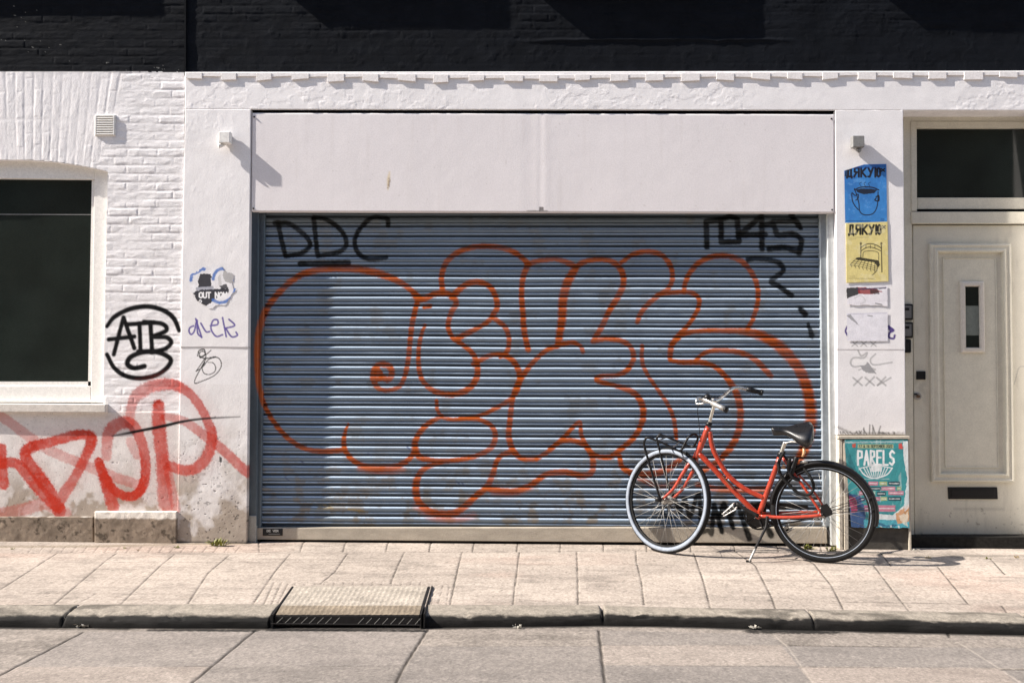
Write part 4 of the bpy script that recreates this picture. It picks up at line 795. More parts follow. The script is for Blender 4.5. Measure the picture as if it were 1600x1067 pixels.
def pb_paint(p):
    T = (.045,.27,.30); Wt = (.78,.80,.80); PK = (.58,.20,.28)
    p.mix(sst(.55, .68, fbm(p.X*12, p.Z*30, 211))*.35, (.03,.20,.24)); p.mix(sst(.66, .72, fbm(p.X*50, p.Z*8, 212))*.45, (.5,.62,.62))
    p.blob([(1322,693),(1334,725),(1352,765),(1346,770),(1322,715)], (.03,.16,.19), .7)
    p.blob([(1340,694),(1396,694),(1396,700),(1340,700)], (.45,.46,.25), .9); text(p, '17 & 18 SEPTEMBER 2022', 1342, 695, 1394, 699, .42, (.03,.06,.05), gap=.35); p.blob([(1331,694),(1337,692),(1337,699),(1332,699)], (.50,.08,.05), .95); p.blob([(1404,693),(1409,692),(1411,701),(1404,701)], (.60,.08,.07), .95)
    text(p, 'PARELS', 1340.5, 704, 1397, 726, 1.55, Wt, gap=.5)
    p.stroke([(1343,732),(1350,741),(1360,746),(1372,746),(1386,741),(1394,731)], 1, Wt, .9); p.stroke([(1345,731),(1368,727),(1394,731)], .8, Wt, .8)
    for k in range(9): p.stroke([(1349+k*4.8, 730), (1357+k*2.9, 744)], .8, Wt, .8, smooth=False)
    p.blob([(1361,724),(1376,724),(1378,737),(1360,737)], Wt, .85, jag=.006)
    p.stroke([(1348,748),(1390,748)], .5, Wt, .5, smooth=False, rough=.5)
    for (x0, x1, y, c) in ((1357,1372,755,PK),(1374,1386,755,(.45,.48,.2)),(1388,1406,755,(.02,.05,.07)),(1352,1376,763,(.02,.05,.07)),(1377,1399,763,PK),(1401,1408,763,(.3,.4,.2)),(1342,1358,770,PK),(1360,1368,770,(.3,.5,.4)),(1370,1384,771,(.02,.05,.07)),(1388,1412,770,PK),(1360,1375,779,PK),(1376,1386,779,(.45,.48,.2)),(1388,1408,779,(.02,.05,.07)),(1340,1352,780,(.05,.1,.2)),(1372,1399,794,PK),(1350,1371,794,(.45,.12,.25))):
        hh = 3 if y < 790 else 5; p.blob([(x0,y-hh),(x1,y-hh),(x1,y+hh),(x0,y+hh)], c, .9); p.stroke([(x0+2,y),(x1-2,y)], .7, Wt, .75, smooth=False, rough=.5)
    p.blob([(1324,770),(1344,775),(1352,800),(1352,826),(1330,824)], (.05,.07,.22), .85, jag=.010); p.blob([(1326,775),(1338,778),(1340,800),(1330,800)], (.5,.05,.10), .7, jag=.01)
    p.blob([(1358,802),(1395,804),(1412,790),(1413,806),(1400,812),(1358,811)], Wt, .85, jag=.004); p.blob([(1350,812),(1421,812),(1421,828),(1350,828)], (.10,.42,.52), .8, jag=.006)
    p.stroke([(1356,822),(1370,817),(1385,822),(1400,820)], 2, (.02,.05,.15), .7, rough=.5); p.blob([(1400,802),(1420,786),(1421,815),(1402,818)], (.62,.28,.10), .85, jag=.010); p.blob([(1405,805),(1419,800),(1418,822),(1410,818)], (.75,.72,.6), .7, jag=.012)
    p.blob([(1411,689),(1419,689),(1421,760),(1415,735),(1412,715)], Wt, .85, jag=.004); p.blob([(1417,750),(1421,740),(1421,790),(1414,800),(1412,790)], Wt, .7, jag=.006)
    for (x, y) in ((1360,819),(1376,825),(1392,824),(1404,824)): p.stroke([(x,y-2),(x+1,y+3)], 1.5, Wt, .8, rough=.6)
    p.stroke([(1322,691),(1410,690)], 1.2, (.5,.6,.6), .7, rough=.6)
sheet('poster', 'wrinkled teal event poster reading PARELS on the meter cupboard behind the rear wheel', 'poster', ((1319.5, 686.5), (1418.5, 686.5), (1421, 826), (1330, 824)), -.0585, flat((.05,.29,.31)), pb_paint, res=.0021, hole=lambda X, Z: (Z < P(1360, 822)[1]+.012*(fbm(X*26, Z*0, 4)-.5)), disp=lambda X, Z: .003*(fbm(X*14, Z*10, 6)-.5)+.0012*fbm(X*40, Z*40, 5))

# ================================================================== FRONT DOOR
YD = .17
fd = thing('front_door', 'cream painted panelled front door with small window and black letter slot, right edge', 'door', (P(1520, 850, YD)[0], YD, 0))
DC = (.62, .59, .49); dcol = lambda X, Z, d: np.ones((len(X), 3))*np.array(DC)*(.95+.08*fbm(X*6, Z*3, 221))[:, None]
mcream = mat('cream_trim_paint', (.62,.59,.49), .42, n_amt=.05, n_scale=12, grain=.06, bump=.0002)
f = MB(); f.pbox([(1405, 172), (1424, 172), (1428.5, 852), (1410, 852)], YD-.012, YD+.06); f.pbox([(1614, 172), (1640, 172), (1640, 852), (1618, 852)], YD-.012, YD+.06); f.pbox([(1424, 172), (1614, 172), (1614, 190), (1424, 190)], YD-.011, YD+.06)
f.pbox([(1424.4, 331), (1614, 331), (1614, 349.5), (1424.6, 349.5)], YD-.028, YD+.06); f.mk('door_frame', mcream, fd, bevel=.003)
tw = MB(); tw.pbox([(1423.5, 190), (1432.5, 190), (1433, 330), (1424.3, 330)], YD-.02, YD+.03); tw.pbox([(1432.5, 190), (1614, 190), (1614, 200), (1432.5, 200)], YD-.019, YD+.03); tw.pbox([(1433, 309), (1614, 309), (1614, 327), (1433, 327)], YD+.004, YD+.03); two = tw.mk('transom_window', mcream, fd, bevel=.003)
f = MB(); f.pbox([(1426, 327.4), (1614, 327.4), (1614, 331), (1426, 331)], YD-.004, YD+.03); f.mk('shadow_gap', M['dark'], two)
MB().pbox([(1430, 196), (1614, 196), (1614, 312), (1430, 312)], YD+.018, YD+.024).mk('pane', M['glass'], two)
MB().pbox([(1424, 349.5), (1616, 349.5), (1618, 838), (1427, 838)], YD+.045, YD+.06).mk('rebate', M['dark'], fd)
def dl_paint(p):
    p.mix(sst(P(1500, 760, YD)[1], P(1500, 838, YD)[1], p.Z)*.30, (.20,.20,.19)); g = (.17,.17,.17)
    c0_ = P(1437, 605, YD); dd = np.hypot((p.X-c0_[0])/.09, (p.Z-c0_[1])/.22); p.mix(.30*(1-sst(.2, 1, dd))*sst(.3, .6, fbm(p.X*25, p.Z*18, 225)), (.22,.20,.16)); p.mix(.22*sst(.62, .8, fbm(p.X*30, p.Z*6, 226)), (.30,.28,.23)); p.mix(.5*sst(.72, .8, fbm(p.X*40, p.Z*40, 227))*(p.Z < P(0, 780, YD)[1]), (.12,.11,.09)); p.mix(.25*(1-sst(0, .02, np.abs(p.Z-P(0, 783, YD)[1])))*(np.abs(p.X-P(1520, 0, YD)[0]) < .18), (.15,.14,.12))
    for s_ in ([(1502,566),(1512,563),(1518,569),(1511,572)], [(1490,584),(1495,582),(1503,585),(1512,588),(1520,591),(1530,580)], [(1518,606),(1514,618),(1522,616),(1526,600),(1529,618),(1536,632)], [(1496,606),(1502,604)], [(1529,556),(1527,566)], [(1508,600),(1503,612)]): p.stroke(s_, .8, g, .55, soft=.8)
    p.stroke([(1585,600),(1592,575),(1604,572)], .8, g, .5)
lf = patch('leaf', (1426.5, 352), (1612, 352), (1615, 838), (1429, 838), YD, M['cream'], fd, lambda X, Z: .0004*fbm(X*9, Z*9, 3), dcol, .006, skirt=.22, paint=dl_paint)
# bolection moulding: stepped profile swept round the panel
def frame_mould(name, x0, y0, x1, y1, steps, Y, m, par):
    a, b = P(x0, y0, Y), P(x1, y1, Y); V = []; F = []
    for (ins, pr) in steps:
        for (x, z) in ((a[0]+ins, a[1]-ins), (b[0]-ins, a[1]-ins), (b[0]-ins, b[1]+ins), (a[0]+ins, b[1]+ins)): V.append((x, Y-pr, z))
    for s_ in range(len(steps)-1):
        for k in range(4): F.append((s_*4+k, (s_+1)*4+k, (s_+1)*4+(k+1) % 4, s_*4+(k+1) % 4))
    return mk(name, V, F, m, par)
pn = frame_mould('panel_moulding', 1450, 381, 1583, 753, [(0,0),(.002,.022),(.014,.027),(.026,.020),(.036,.020),(.050,.032),(.060,.030),(.066,.004),(.100,.002),(.102,.010),(.104,.010),(.108,.006)], YD-.001, mcream, fd)
a_, b_ = P(1450, 381, YD), P(1583, 753, YD)
MB().box(a_[0]+.106, b_[0]-.106, YD-.005, YD+.01, b_[1]+.106, a_[1]-.106).mk('panel', mcream, fd)
pw = frame_mould('peep_window', 1499, 440, 1538, 551, [(0,0),(.001,.014),(.012,.022),(.030,.022),(.036,.012),(.037,-.006)], YD-.005, mat('pale_trim', (.60,.56,.50), .4, n_amt=.05), fd)
a2, b2_ = P(1499, 440, YD), P(1538, 551, YD); MB().box(a2[0]+.03, b2_[0]-.03, YD-.008, YD-.002, b2_[1]+.03, a2[1]-.03).mk('pane', M['glass'], pw)
zz0, zz1 = P(1517, 524, YD)[1], P(1517, 478, YD)[1]; MB().box(a2[0]+.037, b2_[0]-.037, YD-.0105, YD-.0085, zz0, zz1).mk('curtain', M['curtain'], pw)
f = MB(); f.pbox([(1481.5, 761), (1558.5, 761), (1559.5, 779.5), (1482.5, 779.5)], YD-.010, YD+.01); ls = f.mk('letter_slot', M['black'], fd, bevel=.003)
MB().pbox([(1486, 764), (1554.5, 764), (1555, 776), (1486.5, 776)], YD-.014, YD-.009).mk('flap', M['black'], ls, bevel=.003)
MB().rect(1432.5, 580, 1446.5, 593, YD-.012, YD+.01).mk('handle_plate', M['black'], fd, bevel=.003)
p3 = P3(1433, 619, YD); V, F = sweep([p3, p3-np.array([0, .012, 0])], .026, 16); lk = mk('lock_plate', V, F, M['alu'], fd)
V, F = sweep([p3-np.array([0, .012, 0]), p3-np.array([0, .03, 0])], .011, 14); mk('lock_cylinder', V, F, M['rust'], lk); MB().box(p3[0]-.026, p3[0]-.006, YD-.02, YD-.012, p3[2]+.010, p3[2]+.02).mk('keeper', M['iron'], lk)
f = MB(); f.pbox([(1417, 839), (1640, 839), (1640, 872), (1420, 872)], YD-.13, YD+.08); tag(f.mk('door_step', M['slate']), 'dark low stone doorstep under the cream front door', 'doorstep')
for (y0, y1, m, lb, nm) in ((475, 500, 'greylamp', 'upper of the two grey doorbell boxes beside the cream door', 'doorbell'), (503.5, 528, 'greylamp', 'lower of the two grey doorbell boxes beside the cream door', 'doorbell'), (530, 551, 'black', 'black key box below the doorbells beside the cream door', 'key_box')):
    t = thing(nm, lb, 'doorbell' if nm == 'doorbell' else 'key box', (P(1420, y1, YD)[0], YD-.02, P(1420, y1, YD)[1]), 'doorbell boxes by the front door' if nm == 'doorbell' else None)
    if nm == 'doorbell':
        MB().rect(1408, y0, 1427, y1, YD-.040, YD-.012).mk('back_box', M['black'], t, bevel=.006, seg=3); MB().rect(1409, y0+2.5, 1424.5, y1-3, YD-.044, YD-.039).mk('cover', mat('grey_bell', (.13,.13,.13), .5), t, bevel=.002); MB().rect(1413, y0+6, 1421, y0+10, YD-.047, YD-.043).mk('button', M['black'], t, bevel=.002)
    else:
        MB().rect(1408, y0, 1424, y1, YD-.042, YD-.012).mk('case', M['black'], t, bevel=.006, seg=3); MB().rect(1412, y0+5, 1420, y1-5, YD-.045, YD-.041).mk('dial', M['iron'], t, bevel=.002)

# ================================================================== DRAIN COVER
c0, c1, c2, c3 = G(460, 915, .006), G(668, 915, .006), G(655, 957, .006), G(431, 957, .006)
dr = thing('drain_cover', 'ribbed stone gully cover with black iron inlet set in the kerb', 'drain cover', (G(548, 940)[0], G(548, 940)[1], 0))
nu, nv = 190, 60; V = []; col = []
for j in range(nv+1):
    for i_ in range(nu+1):
        u, v = i_/nu, j/nv; a = (c0*(1-u)+c1*u)*(1-v)+(c3*(1-u)+c2*u)*v
        rib = .0022*(.5+.5*math.sin(u*math.pi*2*26+v*2.2))*(.6+.4*math.sin(v*math.pi*2*6+math.floor(u*26)*1.7)); edge = min(u, 1-u, v*.4, 1) 
        rib *= min(1, edge*40); V.append((a[0], a[1], .004+rib-.03*max(0, v-.74)))
        n = float(vn(np.array([a[0]*40]), np.array([a[1]*40]), 5)[0]); n2 = float(vn(np.array([a[0]*6]), np.array([a[1]*6]), 6)[0])
        n4 = float(fbm(np.array([a[0]*9]), np.array([a[1]*16]), 7)[0]); cc = np.array([.36, .32, .27])*(.42+.22*rib/.0022+.25*n+.15*n2+.55*n4); 
        if v > .74: cc = cc*np.array([.62, .57, .50])
        col.append(cc)
i2 = np.arange((nu+1)*(nv+1)).reshape(nv+1, nu+1); F = np.stack([i2[:-1, :-1].ravel(), i2[1:, :-1].ravel(), i2[1:, 1:].ravel(), i2[:-1, 1:].ravel()], 1)
mk('lid', V, F, M['ground'], dr, smooth=True, col=np.array(col))
def gbar(m, p0, p1, wdt, z0, z1):
    d = (p1-p0)/np.linalg.norm(p1-p0); n = np.array([-d[1], d[0]])*wdt/2
    q = [p0+n, p1+n, p1-n, p0-n]; return m.add([(a[0], a[1], z0) for a in q]+[(a[0], a[1], z1) for a in q], [(0,3,2,1),(4,5,6,7),(0,1,5,4),(1,2,6,5),(2,3,7,6),(3,0,4,7)])
f = MB(); gbar(f, c0+[-.010, 0], c3+[-.010, -.03], .009, -.06, .004); f.mk('side_rail', M['iron'], dr); f = MB(); gbar(f, c1+[.008, 0], c2+[.010, -.03], .008, -.06, .004); f.mk('side_rail', M['iron'], dr); f = MB(); gbar(f, c1+[.026, 0], c2+[.028, -.03], .007, -.06, .008); f.mk('side_rail', M['iron'], dr)
f = MB(); gbar(f, c3+[0, .0], c2+[0, .0], .03, -.05, -.006); f.mk('lid_front', M['iron'], dr)
f = MB(); y_ = c3[1]-.055; f.box(c3[0]-.01, c2[0]+.02, y_-.003, y_+.003, -.034, -.030); f.mk('inlet_bar', M['iron'], dr)
for k in range(18):
    x = c3[0]+.02+k*(c2[0]-c3[0]-.03)/17
    if k in (8, 9): continue
    V, F = sweep([np.array([x, y_, -.03]), np.array([x+.02, y_+.045, -.012])], .0016, 6); mk('inlet_rib', V, F, M['sill_dark'], dr)

# ================================================================== BICYCLE
Cr = np.array([*G(1291, 879), 0.0]); Cf = np.array([*G(1050, 862), 0.0]); LEAN = R_(5.0)
fwd = (Cf-Cr)/np.linalg.norm(Cf-Cr); N0 = np.array([-fwd[1], fwd[0], 0.0]); N0 = N0 if N0[1] > 0 else -N0      # N0: away from the camera
UB = np.array([0, 0, 1.0])*math.cos(LEAN)-N0*math.sin(LEAN); NB = N0*math.cos(LEAN)+np.array([0, 0, 1.0])*math.sin(LEAN)
def B(px, py, off=0.0):
    d = ray(px, py); t = ((Cr+NB*off-CAM)@NB)/(d@NB); return CAM+t*d
def BL(pts): return np.array([B(*p) for p in pts])
bk = thing('bicycle', 'orange red step-through city bicycle leaning on its kickstand in front of the roller shutter', 'bicycle', tuple((Cr+Cf)/2))
def tube(name, pts, r, m, par, sides=12, n=8, smooth_path=True):
    q = BL([p if len(p) == 3 else (*p, 0) for p in pts]); q = catmull(q, n) if smooth_path else q
    V, F = sweep(q, r, sides); return mk(name, V, F, M[m], par, smooth=True)
# frame: one welded mesh
fr = MB()
def ft(pts, r, off=0): q = BL([p if len(p) == 3 else (*p, off) for p in pts]); fr.add(*sweep(catmull(q, 8), r, 14))
ft([(1107,667),(1086,718)], .0205); ft([(1109,674),(1112,693),(1119,712),(1137,741),(1163,763),(1194,778)], .0165); ft([(1092,708),(1117,734),(1150,770),(1185,805)], .0185); ft([(1185,806),(1219,713)], .0170)
ft([(1134,749,0),(1140,743,0)], .008); ft([(1222,714,-.02),(1261,768,-.045),(1283,801,-.055)], .0085); ft([(1222,714,.02),(1270,766,.05),(1293,801,.06)], .0075)
ft([(1187,806,-.03),(1230,808,-.045),(1283,805,-.055)], .0105); ft([(1187,803,.03),(1240,800,.045),(1292,800,.06)], .0105)
q = BL([(1185,806,-.036),(1185,806,.036)]); fr.add(*sweep(q, .021, 16)); q = BL([(1283,806,-.062),(1283,801,-.05)]); fr.add(*sweep(q, .012, 8))
fr.mk('frame', M['red'], bk, smooth=True)
q = BL([(1128,743,-.0205),(1146,764,-.0205)]); V, F = sweep(q, [.004, .004], 6); mk('frame_lettering', V, F, M['rust'], bk)
STEER = R_(28); ax = B(1107, 667)-B(1086, 718); ax /= np.linalg.norm(ax)
Rs = np.array(Matrix.Rotation(STEER, 3, Vector(ax))); NW = Rs@NB
if NW[0] < 0: Rs = np.array(Matrix.Rotation(-STEER, 3, Vector(ax))); NW = Rs@NB   # wheel turned towards the wall
def wheel(name, c, n, white, nm):
    n = n/np.linalg.norm(n); R = c[2]/math.sqrt(1-n[2]**2); print(nm, 'wheel radius', round(R, 3))
    rt = .023; Rc = R-rt; w_ = thing_part = bpy.data.objects.new('wheel', None); C.objects.link(w_); w_.parent = bk; ORG[w_] = ORG[bk]; w_.empty_display_size = .05
    prof = [(rt*math.cos(a), rt*math.sin(a)) for a in np.linspace(0, 2*math.pi, 20, endpoint=False)]
    V, F = ring(c, n, Rc, prof, 96); F = [f_[::-1] for f_ in F]; ty = mk('tyre', V, F, M['rubber'], w_, smooth=True)
    if white:
        for s_ in (-1, 1):
            V, F = ring(c, n, Rc-.002, [(-.0155, s_*.0185), (-.006, s_*.0234), (.003, s_*.0240), (.0125, s_*.0208), (.0110, s_*.0185), (0, s_*.0210), (-.012, s_*.0165)], 96); mk('sidewall', V, F, M['sidewall'], w_, smooth=True)
    else:
        for s_ in (-1, 1):
            V, F = ring(c, n, Rc-.006, [(-.0105, s_*.0185), (-.0065, s_*.0216), (-.0070, s_*.0205), (-.0105, s_*.0175)], 96); mk('reflective_stripe', V, F, M['sidewall'], w_, smooth=True)
    Rr = Rc-.017; V, F = ring(c, n, Rr, [(-.012, -.008), (-.012, .008), (-.002, .0125), (.006, .0125), (.004, .0), (.006, -.0125), (-.002, -.0125)], 72); mk('rim', V, F, M['rubber'], w_, smooth=False)
    hb = MB(); hb.add(*sweep([c-n*.05, c+n*.05], .006, 10)); hb.add(*sweep([c-n*.032, c-n*.028, c-n*.024, c-n*.02, c+n*.02, c+n*.024, c+n*.028, c+n*.032], [.030, .030, .030, .017, .017, .030, .030, .030], 16)); hb.mk('hub', M['alu'], w_, smooth=True)
    e = np.cross(n, [0, 0, 1.0]); e /= np.linalg.norm(e); f = np.cross(e, n)
    for k in range(32):
        a = 2*math.pi*k/32+.1; s_ = 1 if k % 2 else -1; a2 = a+(.9 if (k//2) % 2 else -.9)
        p0 = c+(math.cos(a2)*e+math.sin(a2)*f)*.027+n*s_*.028; p1 = c+(math.cos(a)*e+math.sin(a)*f)*(Rr-.01); V, F = sweep([p0, p1], .0013, 5); mk('spoke', V, F, M['spoke'], w_, smooth=True)
    return R, e, f
cR = Cr+UB*.345; cR = B(1286, 800); cF = B(1042, 781)
Rr_, _, _ = wheel('rear', cR, NB, False, 'rear'); Rf_, eF, fF = wheel('front', cF, NW, True, 'front')
tube('headset', [(1107,665),(1108.5,660)], .021, 'black', bk, n=2); tube('headset', [(1086,718),(1084.5,722)], .020, 'alu', bk, n=2)
# fork (turned with the wheel)
fk = MB()
for s_ in (-1, 1):
    q = np.array([B(1084.5,721)+NW*s_*.022, B(1081,727)+NW*s_*.040, B(1072,743)+NW*s_*.048, B(1059,764)+NW*s_*.050, cF+NW*s_*.052+np.array([0,0,.004])]); fk.add(*sweep(catmull(q, 8), [.0125,.0125,.012,.010,.008], 12))
fk.add(*sweep([B(1084.5,722)-NW*.03, B(1084.5,722)+NW*.03], .015, 12)); fk.mk('fork', M['red'], bk, smooth=True)
for s_ in (-1, 1): V, F = sweep([cF+NW*s_*.052, cF+NW*s_*.075], [.011, .008], 10); mk('axle_nut', V, F, M['alu'], bk, smooth=True); V, F = sweep([cR+NB*s_*.055, cR+NB*s_*.078], [.012, .008], 10); mk('axle_nut', V, F, M['iron'], bk, smooth=True)
q = np.array([B(1024,779,-.07), B(1034,781,-.06)]); V, F = sweep(q, .017, 14); mk('dynamo', V, F, M['black'], bk, smooth=True)
# front carrier
tube('front_rack', [(1033,783,-.05),(1023,752,-.07),(1013,719,-.07),(1006.5,695,-.07),(1008,687,-.07),(1014,684,-.07),(1038,693,-.07),(1058,703,-.065),(1064,703,-.055),(1068,697,-.05),(1075,684,-.035),(1084,678,0),(1090.5,683,.03),(1086,694,.055),(1080,698,.065),(1068,693,.07),(1035,680,.07),(1029,681,.07),(1026.5,686,.07),(1030,700,.07),(1038,733,.07),(1047,768,.07)], .0078, 'black', bk, sides=8)
tube('rack_brace', [(1026,689,-.07),(1040,683.5,.07)], .0048, 'chrome', bk, sides=8); tube('rack_brace', [(1050,699.5,-.068),(1062,691,.07)], .0048, 'chrome', bk, sides=8); tube('rack_brace', [(1062,703,-.05),(1076,697,.06)], .0045, 'black', bk, sides=8); tube('rack_brace', [(1072,706,0),(1083,716,0)], .005, 'black', bk, sides=8)
# stem and bars
tube('stem', [(1108.5,660),(1113,643),(1116,632),(1116,626)], [.0115,.0115,.0125,.015], 'chrome', bk)
hb_ = tube('handlebar', [(1133,639.5,-.31),(1118,632,-.285),(1101,624.5,-.25),(1093,623.5,-.20),(1096,626,-.13),(1106,628,-.06),(1116,627,0),(1126,622,.06),(1134,616,.14),(1141,609,.20),(1151,605.5,.24),(1167,608,.28),(1190,613,.31)], .0112, 'chrome', bk, n=10)
tube('grip', [(1112,629.5,-.275),(1134,640,-.312)], [.0155,.0165], 'alu', hb_, n=3); tube('grip_end', [(1133,639.5,-.31),(1135.5,640.7,-.318)], .0185, 'black', hb_, n=2)
tube('grip', [(1166.5,608,.279),(1189,613,.31)], [.0155,.0175], 'black', hb_, n=3); tube('grip_end', [(1188,612.6,.31),(1191.5,613.6,.315)], .021, 'black', hb_, n=2)
tube('brake_lever', [(1100,625,-.24),(1092,621.5,-.26),(1088,626,-.28),(1089,631,-.29),(1100,630,-.31)], [.008,.008,.006,.005,.005], 'chrome', hb_); tube('clamp', [(1112,625.5,0),(1120,626.5,0)], .018, 'chrome', hb_, n=2)
p_ = B(1105.5, 620, -.05); V, F = sweep([p_+np.array([0,0,-.018]), p_+np.array([0,0,0.]), p_+np.array([0,0,.014]), p_+np.array([0,0,.02])], [.024,.026,.018,.006], 16); mk('bell', V, F, M['black'], hb_, smooth=True)
tube('brake_cable', [(1097,624,-.2),(1090,640,-.10),(1092,660,-.03),(1094,690,-.02)], .0022, 'black', bk, sides=6)
# saddle
tube('seat_post', [(1219,713),(1223,700),(1227,690)], .0135, 'chrome', bk, n=4); tube('seat_clamp', [(1219,714),(1221,706)], .022, 'black', bk, n=2); tube('seat_rail', [(1226,692,-.02),(1240,690,-.03),(1256,694,-.05)], .005, 'chrome', bk)
def saddle():
    c = B(1238, 674, -.005); L_ = -fwd; Lr = L_+np.array([0, 0, .06]); Lr /= np.linalg.norm(Lr); side = NB; up = np.cross(side, Lr); up = up if up[2] > 0 else -up; rl = R_(27); side, up = side*math.cos(rl)+up*math.sin(rl), up*math.cos(rl)-side*math.sin(rl)
    ns, na = 26, 22; V = []
    for i_ in range(ns+1):
        t = i_/ns; x = -.128+.256*t
        wd = .025+.090*sst(.25, .85, t)-.045*max(0, (t-.86)/.14)**2; wd *= min(1, (t/.06)**.5 if t > 0 else .12)
        top = .026+.004*float(sst(.55, 1., t))+.008*float(1-sst(0, .35, t)); bot = -.018-.045*float(sst(.35, .75, t))+.02*float(sst(.85, 1, t)); 
        if t > .95: wd *= max(.55, 1-(t-.95)*6)
        for k in range(na):
            a = 2*math.pi*k/na; ca, sa = math.cos(a), math.sin(a); y = wd*math.copysign(abs(ca)**.75, ca); z = (top if sa > 0 else -bot)*math.copysign(abs(sa)**.8, sa)-(.0 if sa > 0 else 0)-.02*(abs(ca)**2)*float(sst(.4, .8, t))
            V.append(c+Lr*x+side*y+up*z)
    F = []
    for i_ in range(ns):
        for k in range(na): F.append((i_*na+k, (i_+1)*na+k, (i_+1)*na+(k+1) % na, i_*na+(k+1) % na))
    F.append(tuple(range(na))); F.append(tuple(ns*na+k for k in range(na-1, -1, -1))); return mk('saddle', V, F, M['saddle'], bk, smooth=True)
sd = saddle()
import bmesh
for o in list(bpy.data.objects):
    if o.parent is bk or o.parent in [x for x in bpy.data.objects if x.parent is bk] or o is bk:
        if o.type == 'MESH':
            bm = bmesh.new(); bm.from_mesh(o.data); bmesh.ops.recalc_face_normals(bm, faces=bm.faces); bm.to_mesh(o.data); bm.free()
# drivetrain
cb_ = B(1185, 806, .05); V, F = ring(cb_, NB, .088, [(-.006,-.002),(.004,-.002),(.004,.002),(-.006,.002)], 48); mk('chainring', V, F, M['iron'], bk)
f = MB()
for k in range(5): a = k*2*math.pi/5; e_ = np.cross(NB, [0,0,1.]); e_ /= np.linalg.norm(e_); f_ = np.cross(e_, NB); f.add(*sweep([cb_, cb_+(math.cos(a)*e_+math.sin(a)*f_)*.085], .006, 6))
f.mk('chainring_spider', M['iron'], bk)
def plate(pts, off0, off1, name, m):
    A = BL([(*p, off0) for p in pts]); A2 = BL([(*p, off1) for p in pts]); n = len(pts); V = list(A)+list(A2); F = [tuple(range(n)), tuple(range(2*n-1, n-1, -1))]+[(k, k+n, (k+1) % n+n, (k+1) % n) for k in range(n)]; return mk(name, V, F, M[m], bk)
plate([(1166,801),(1170,790),(1180,784),(1192,783),(1215,785),(1262,789),(1264,794),(1220,792),(1198,793),(1194,822),(1176,826),(1167,815)], .056, .066, 'chain_guard', 'black')
tube('chain', [(1185,826,.05),(1240,815,.055),(1290,808,.055)], .0045, 'iron', bk, sides=6)
V, F = ring(cR+NB*.05, NB, .034, [(-.02,-.004),(.004,-.004),(.004,.004),(-.02,.004)], 24); mk('sprocket', V, F, M['iron'], bk)
plate([(1283,790),(1292,786),(1300,797),(1301,804),(1290,808),(1282,802)], -.066, -.060, 'axle_plate', 'black')
tube('crank', [(1185,806,-.055),(1167,796,-.06),(1150,786.5,-.065)], [.013,.010,.011], 'iron', bk, n=4); tube('crank', [(1185,806,.07),(1202,815,.075),(1219,826,.08)], [.013,.010,.011], 'iron', bk, n=4)
def pedal(px, py, off, nm='pedal'):
    c = B(px, py, off); d = B(px-10, py+7, off)-c; d /= np.linalg.norm(d); up = np.cross(NB, d); f = MB()
    for s_ in (-.016, .016): f.add(*sweep([c-d*.045+up*s_-NB*.035, c+d*.045+up*s_*.5-NB*.035, c+d*.045+up*s_*.5+NB*.035, c-d*.045+up*s_+NB*.035, c-d*.045+up*s_-NB*.035], .004, 6))
    for t in (-.04, -.013, .013, .04): f.add(*sweep([c+d*t+up*.013-NB*.035, c+d*t-up*.013-NB*.035], .004, 6))
    p = f.mk(nm, M['alu'], bk); f = MB()
    for t in (-.026, .0, .026): f.add(*sweep([c+d*(t-.010)-NB*.03, c+d*(t+.010)-NB*.03], .009, 6))
    f.mk('tread', M['rubber'], p)
pedal(1140, 796.5, -.105); pedal(1226, 829, .12)
# mudguard over the rear wheel
n = NB; e = np.cross(n, [0, 0, 1.0]); e /= np.linalg.norm(e); f_ = np.cross(e, n); 
sgn = 1 if e[0] > 0 else -1
a0, a1 = (R_(-12), R_(172)) if sgn > 0 else (R_(8), R_(192))
V, F = ring(cR, NB, Rr_-.004, [(-.010,-.030),(.004,-.026),(.011,-.014),(.014,0),(.011,.014),(.004,.026),(-.010,.030),(.001,.024),(.008,.012),(.011,0),(.008,-.012),(.001,-.024)], 60, a0, a1); mk('mudguard', V, F, M['black'], bk, smooth=True)
for s_ in (-1, 1): 
    for an in (8, 22):
        a = R_(an) if sgn > 0 else R_(180-an); q = [cR+NB*s_*.06, cR+(math.cos(a)*e+math.sin(a)*f_)*(Rr_)+NB*s_*.026]; V, F = sweep(q, .0024, 6); mk('mudguard_stay', V, F, M['iron'], bk)
tube('kickstand', [(1199,806,-.04),(1197,822,-.06),(1192,833,-.09),(1180,857,-.17)], [.010,.009,.0085,.008], 'iron', bk)
ft_ = np.array([*G(1171, 878.5), 0.004]); q = [B(1181,855,-.165), ft_+np.array([0.004,0,.012]), ft_]; V, F = sweep(q, [.008,.0075,.009], 10); mk('kickstand_leg', V, F, M['alu'], bk, smooth=True); V, F = sweep([ft_+np.array([-.022,0,.004]), ft_+np.array([.012,0,.004])], .006, 8); mk('kickstand_foot', V, F, M['rubber'], bk)
# rear details
p_ = B(1255, 706, -.02); V, F = sweep([p_+np.array([-.006,0,-.03]), p_+np.array([.006,0,-.005]), p_+np.array([.004,0,.03])], [.006,.010,.008], 10); mk('tail_reflector', V, F, M['reflector'], bk, smooth=True)
tube('lock_bracket', [(1224,712,0),(1233,722,0),(1244,726,0)], .013, 'black', bk); tube('rear_light', [(1250,722,-.02),(1262,721,-.02)], .010, 'alu', bk, n=2)
tube('brake_unit', [(1222,728,-.02),(1227,731,-.02)], .012, 'reflector', bk, n=2)
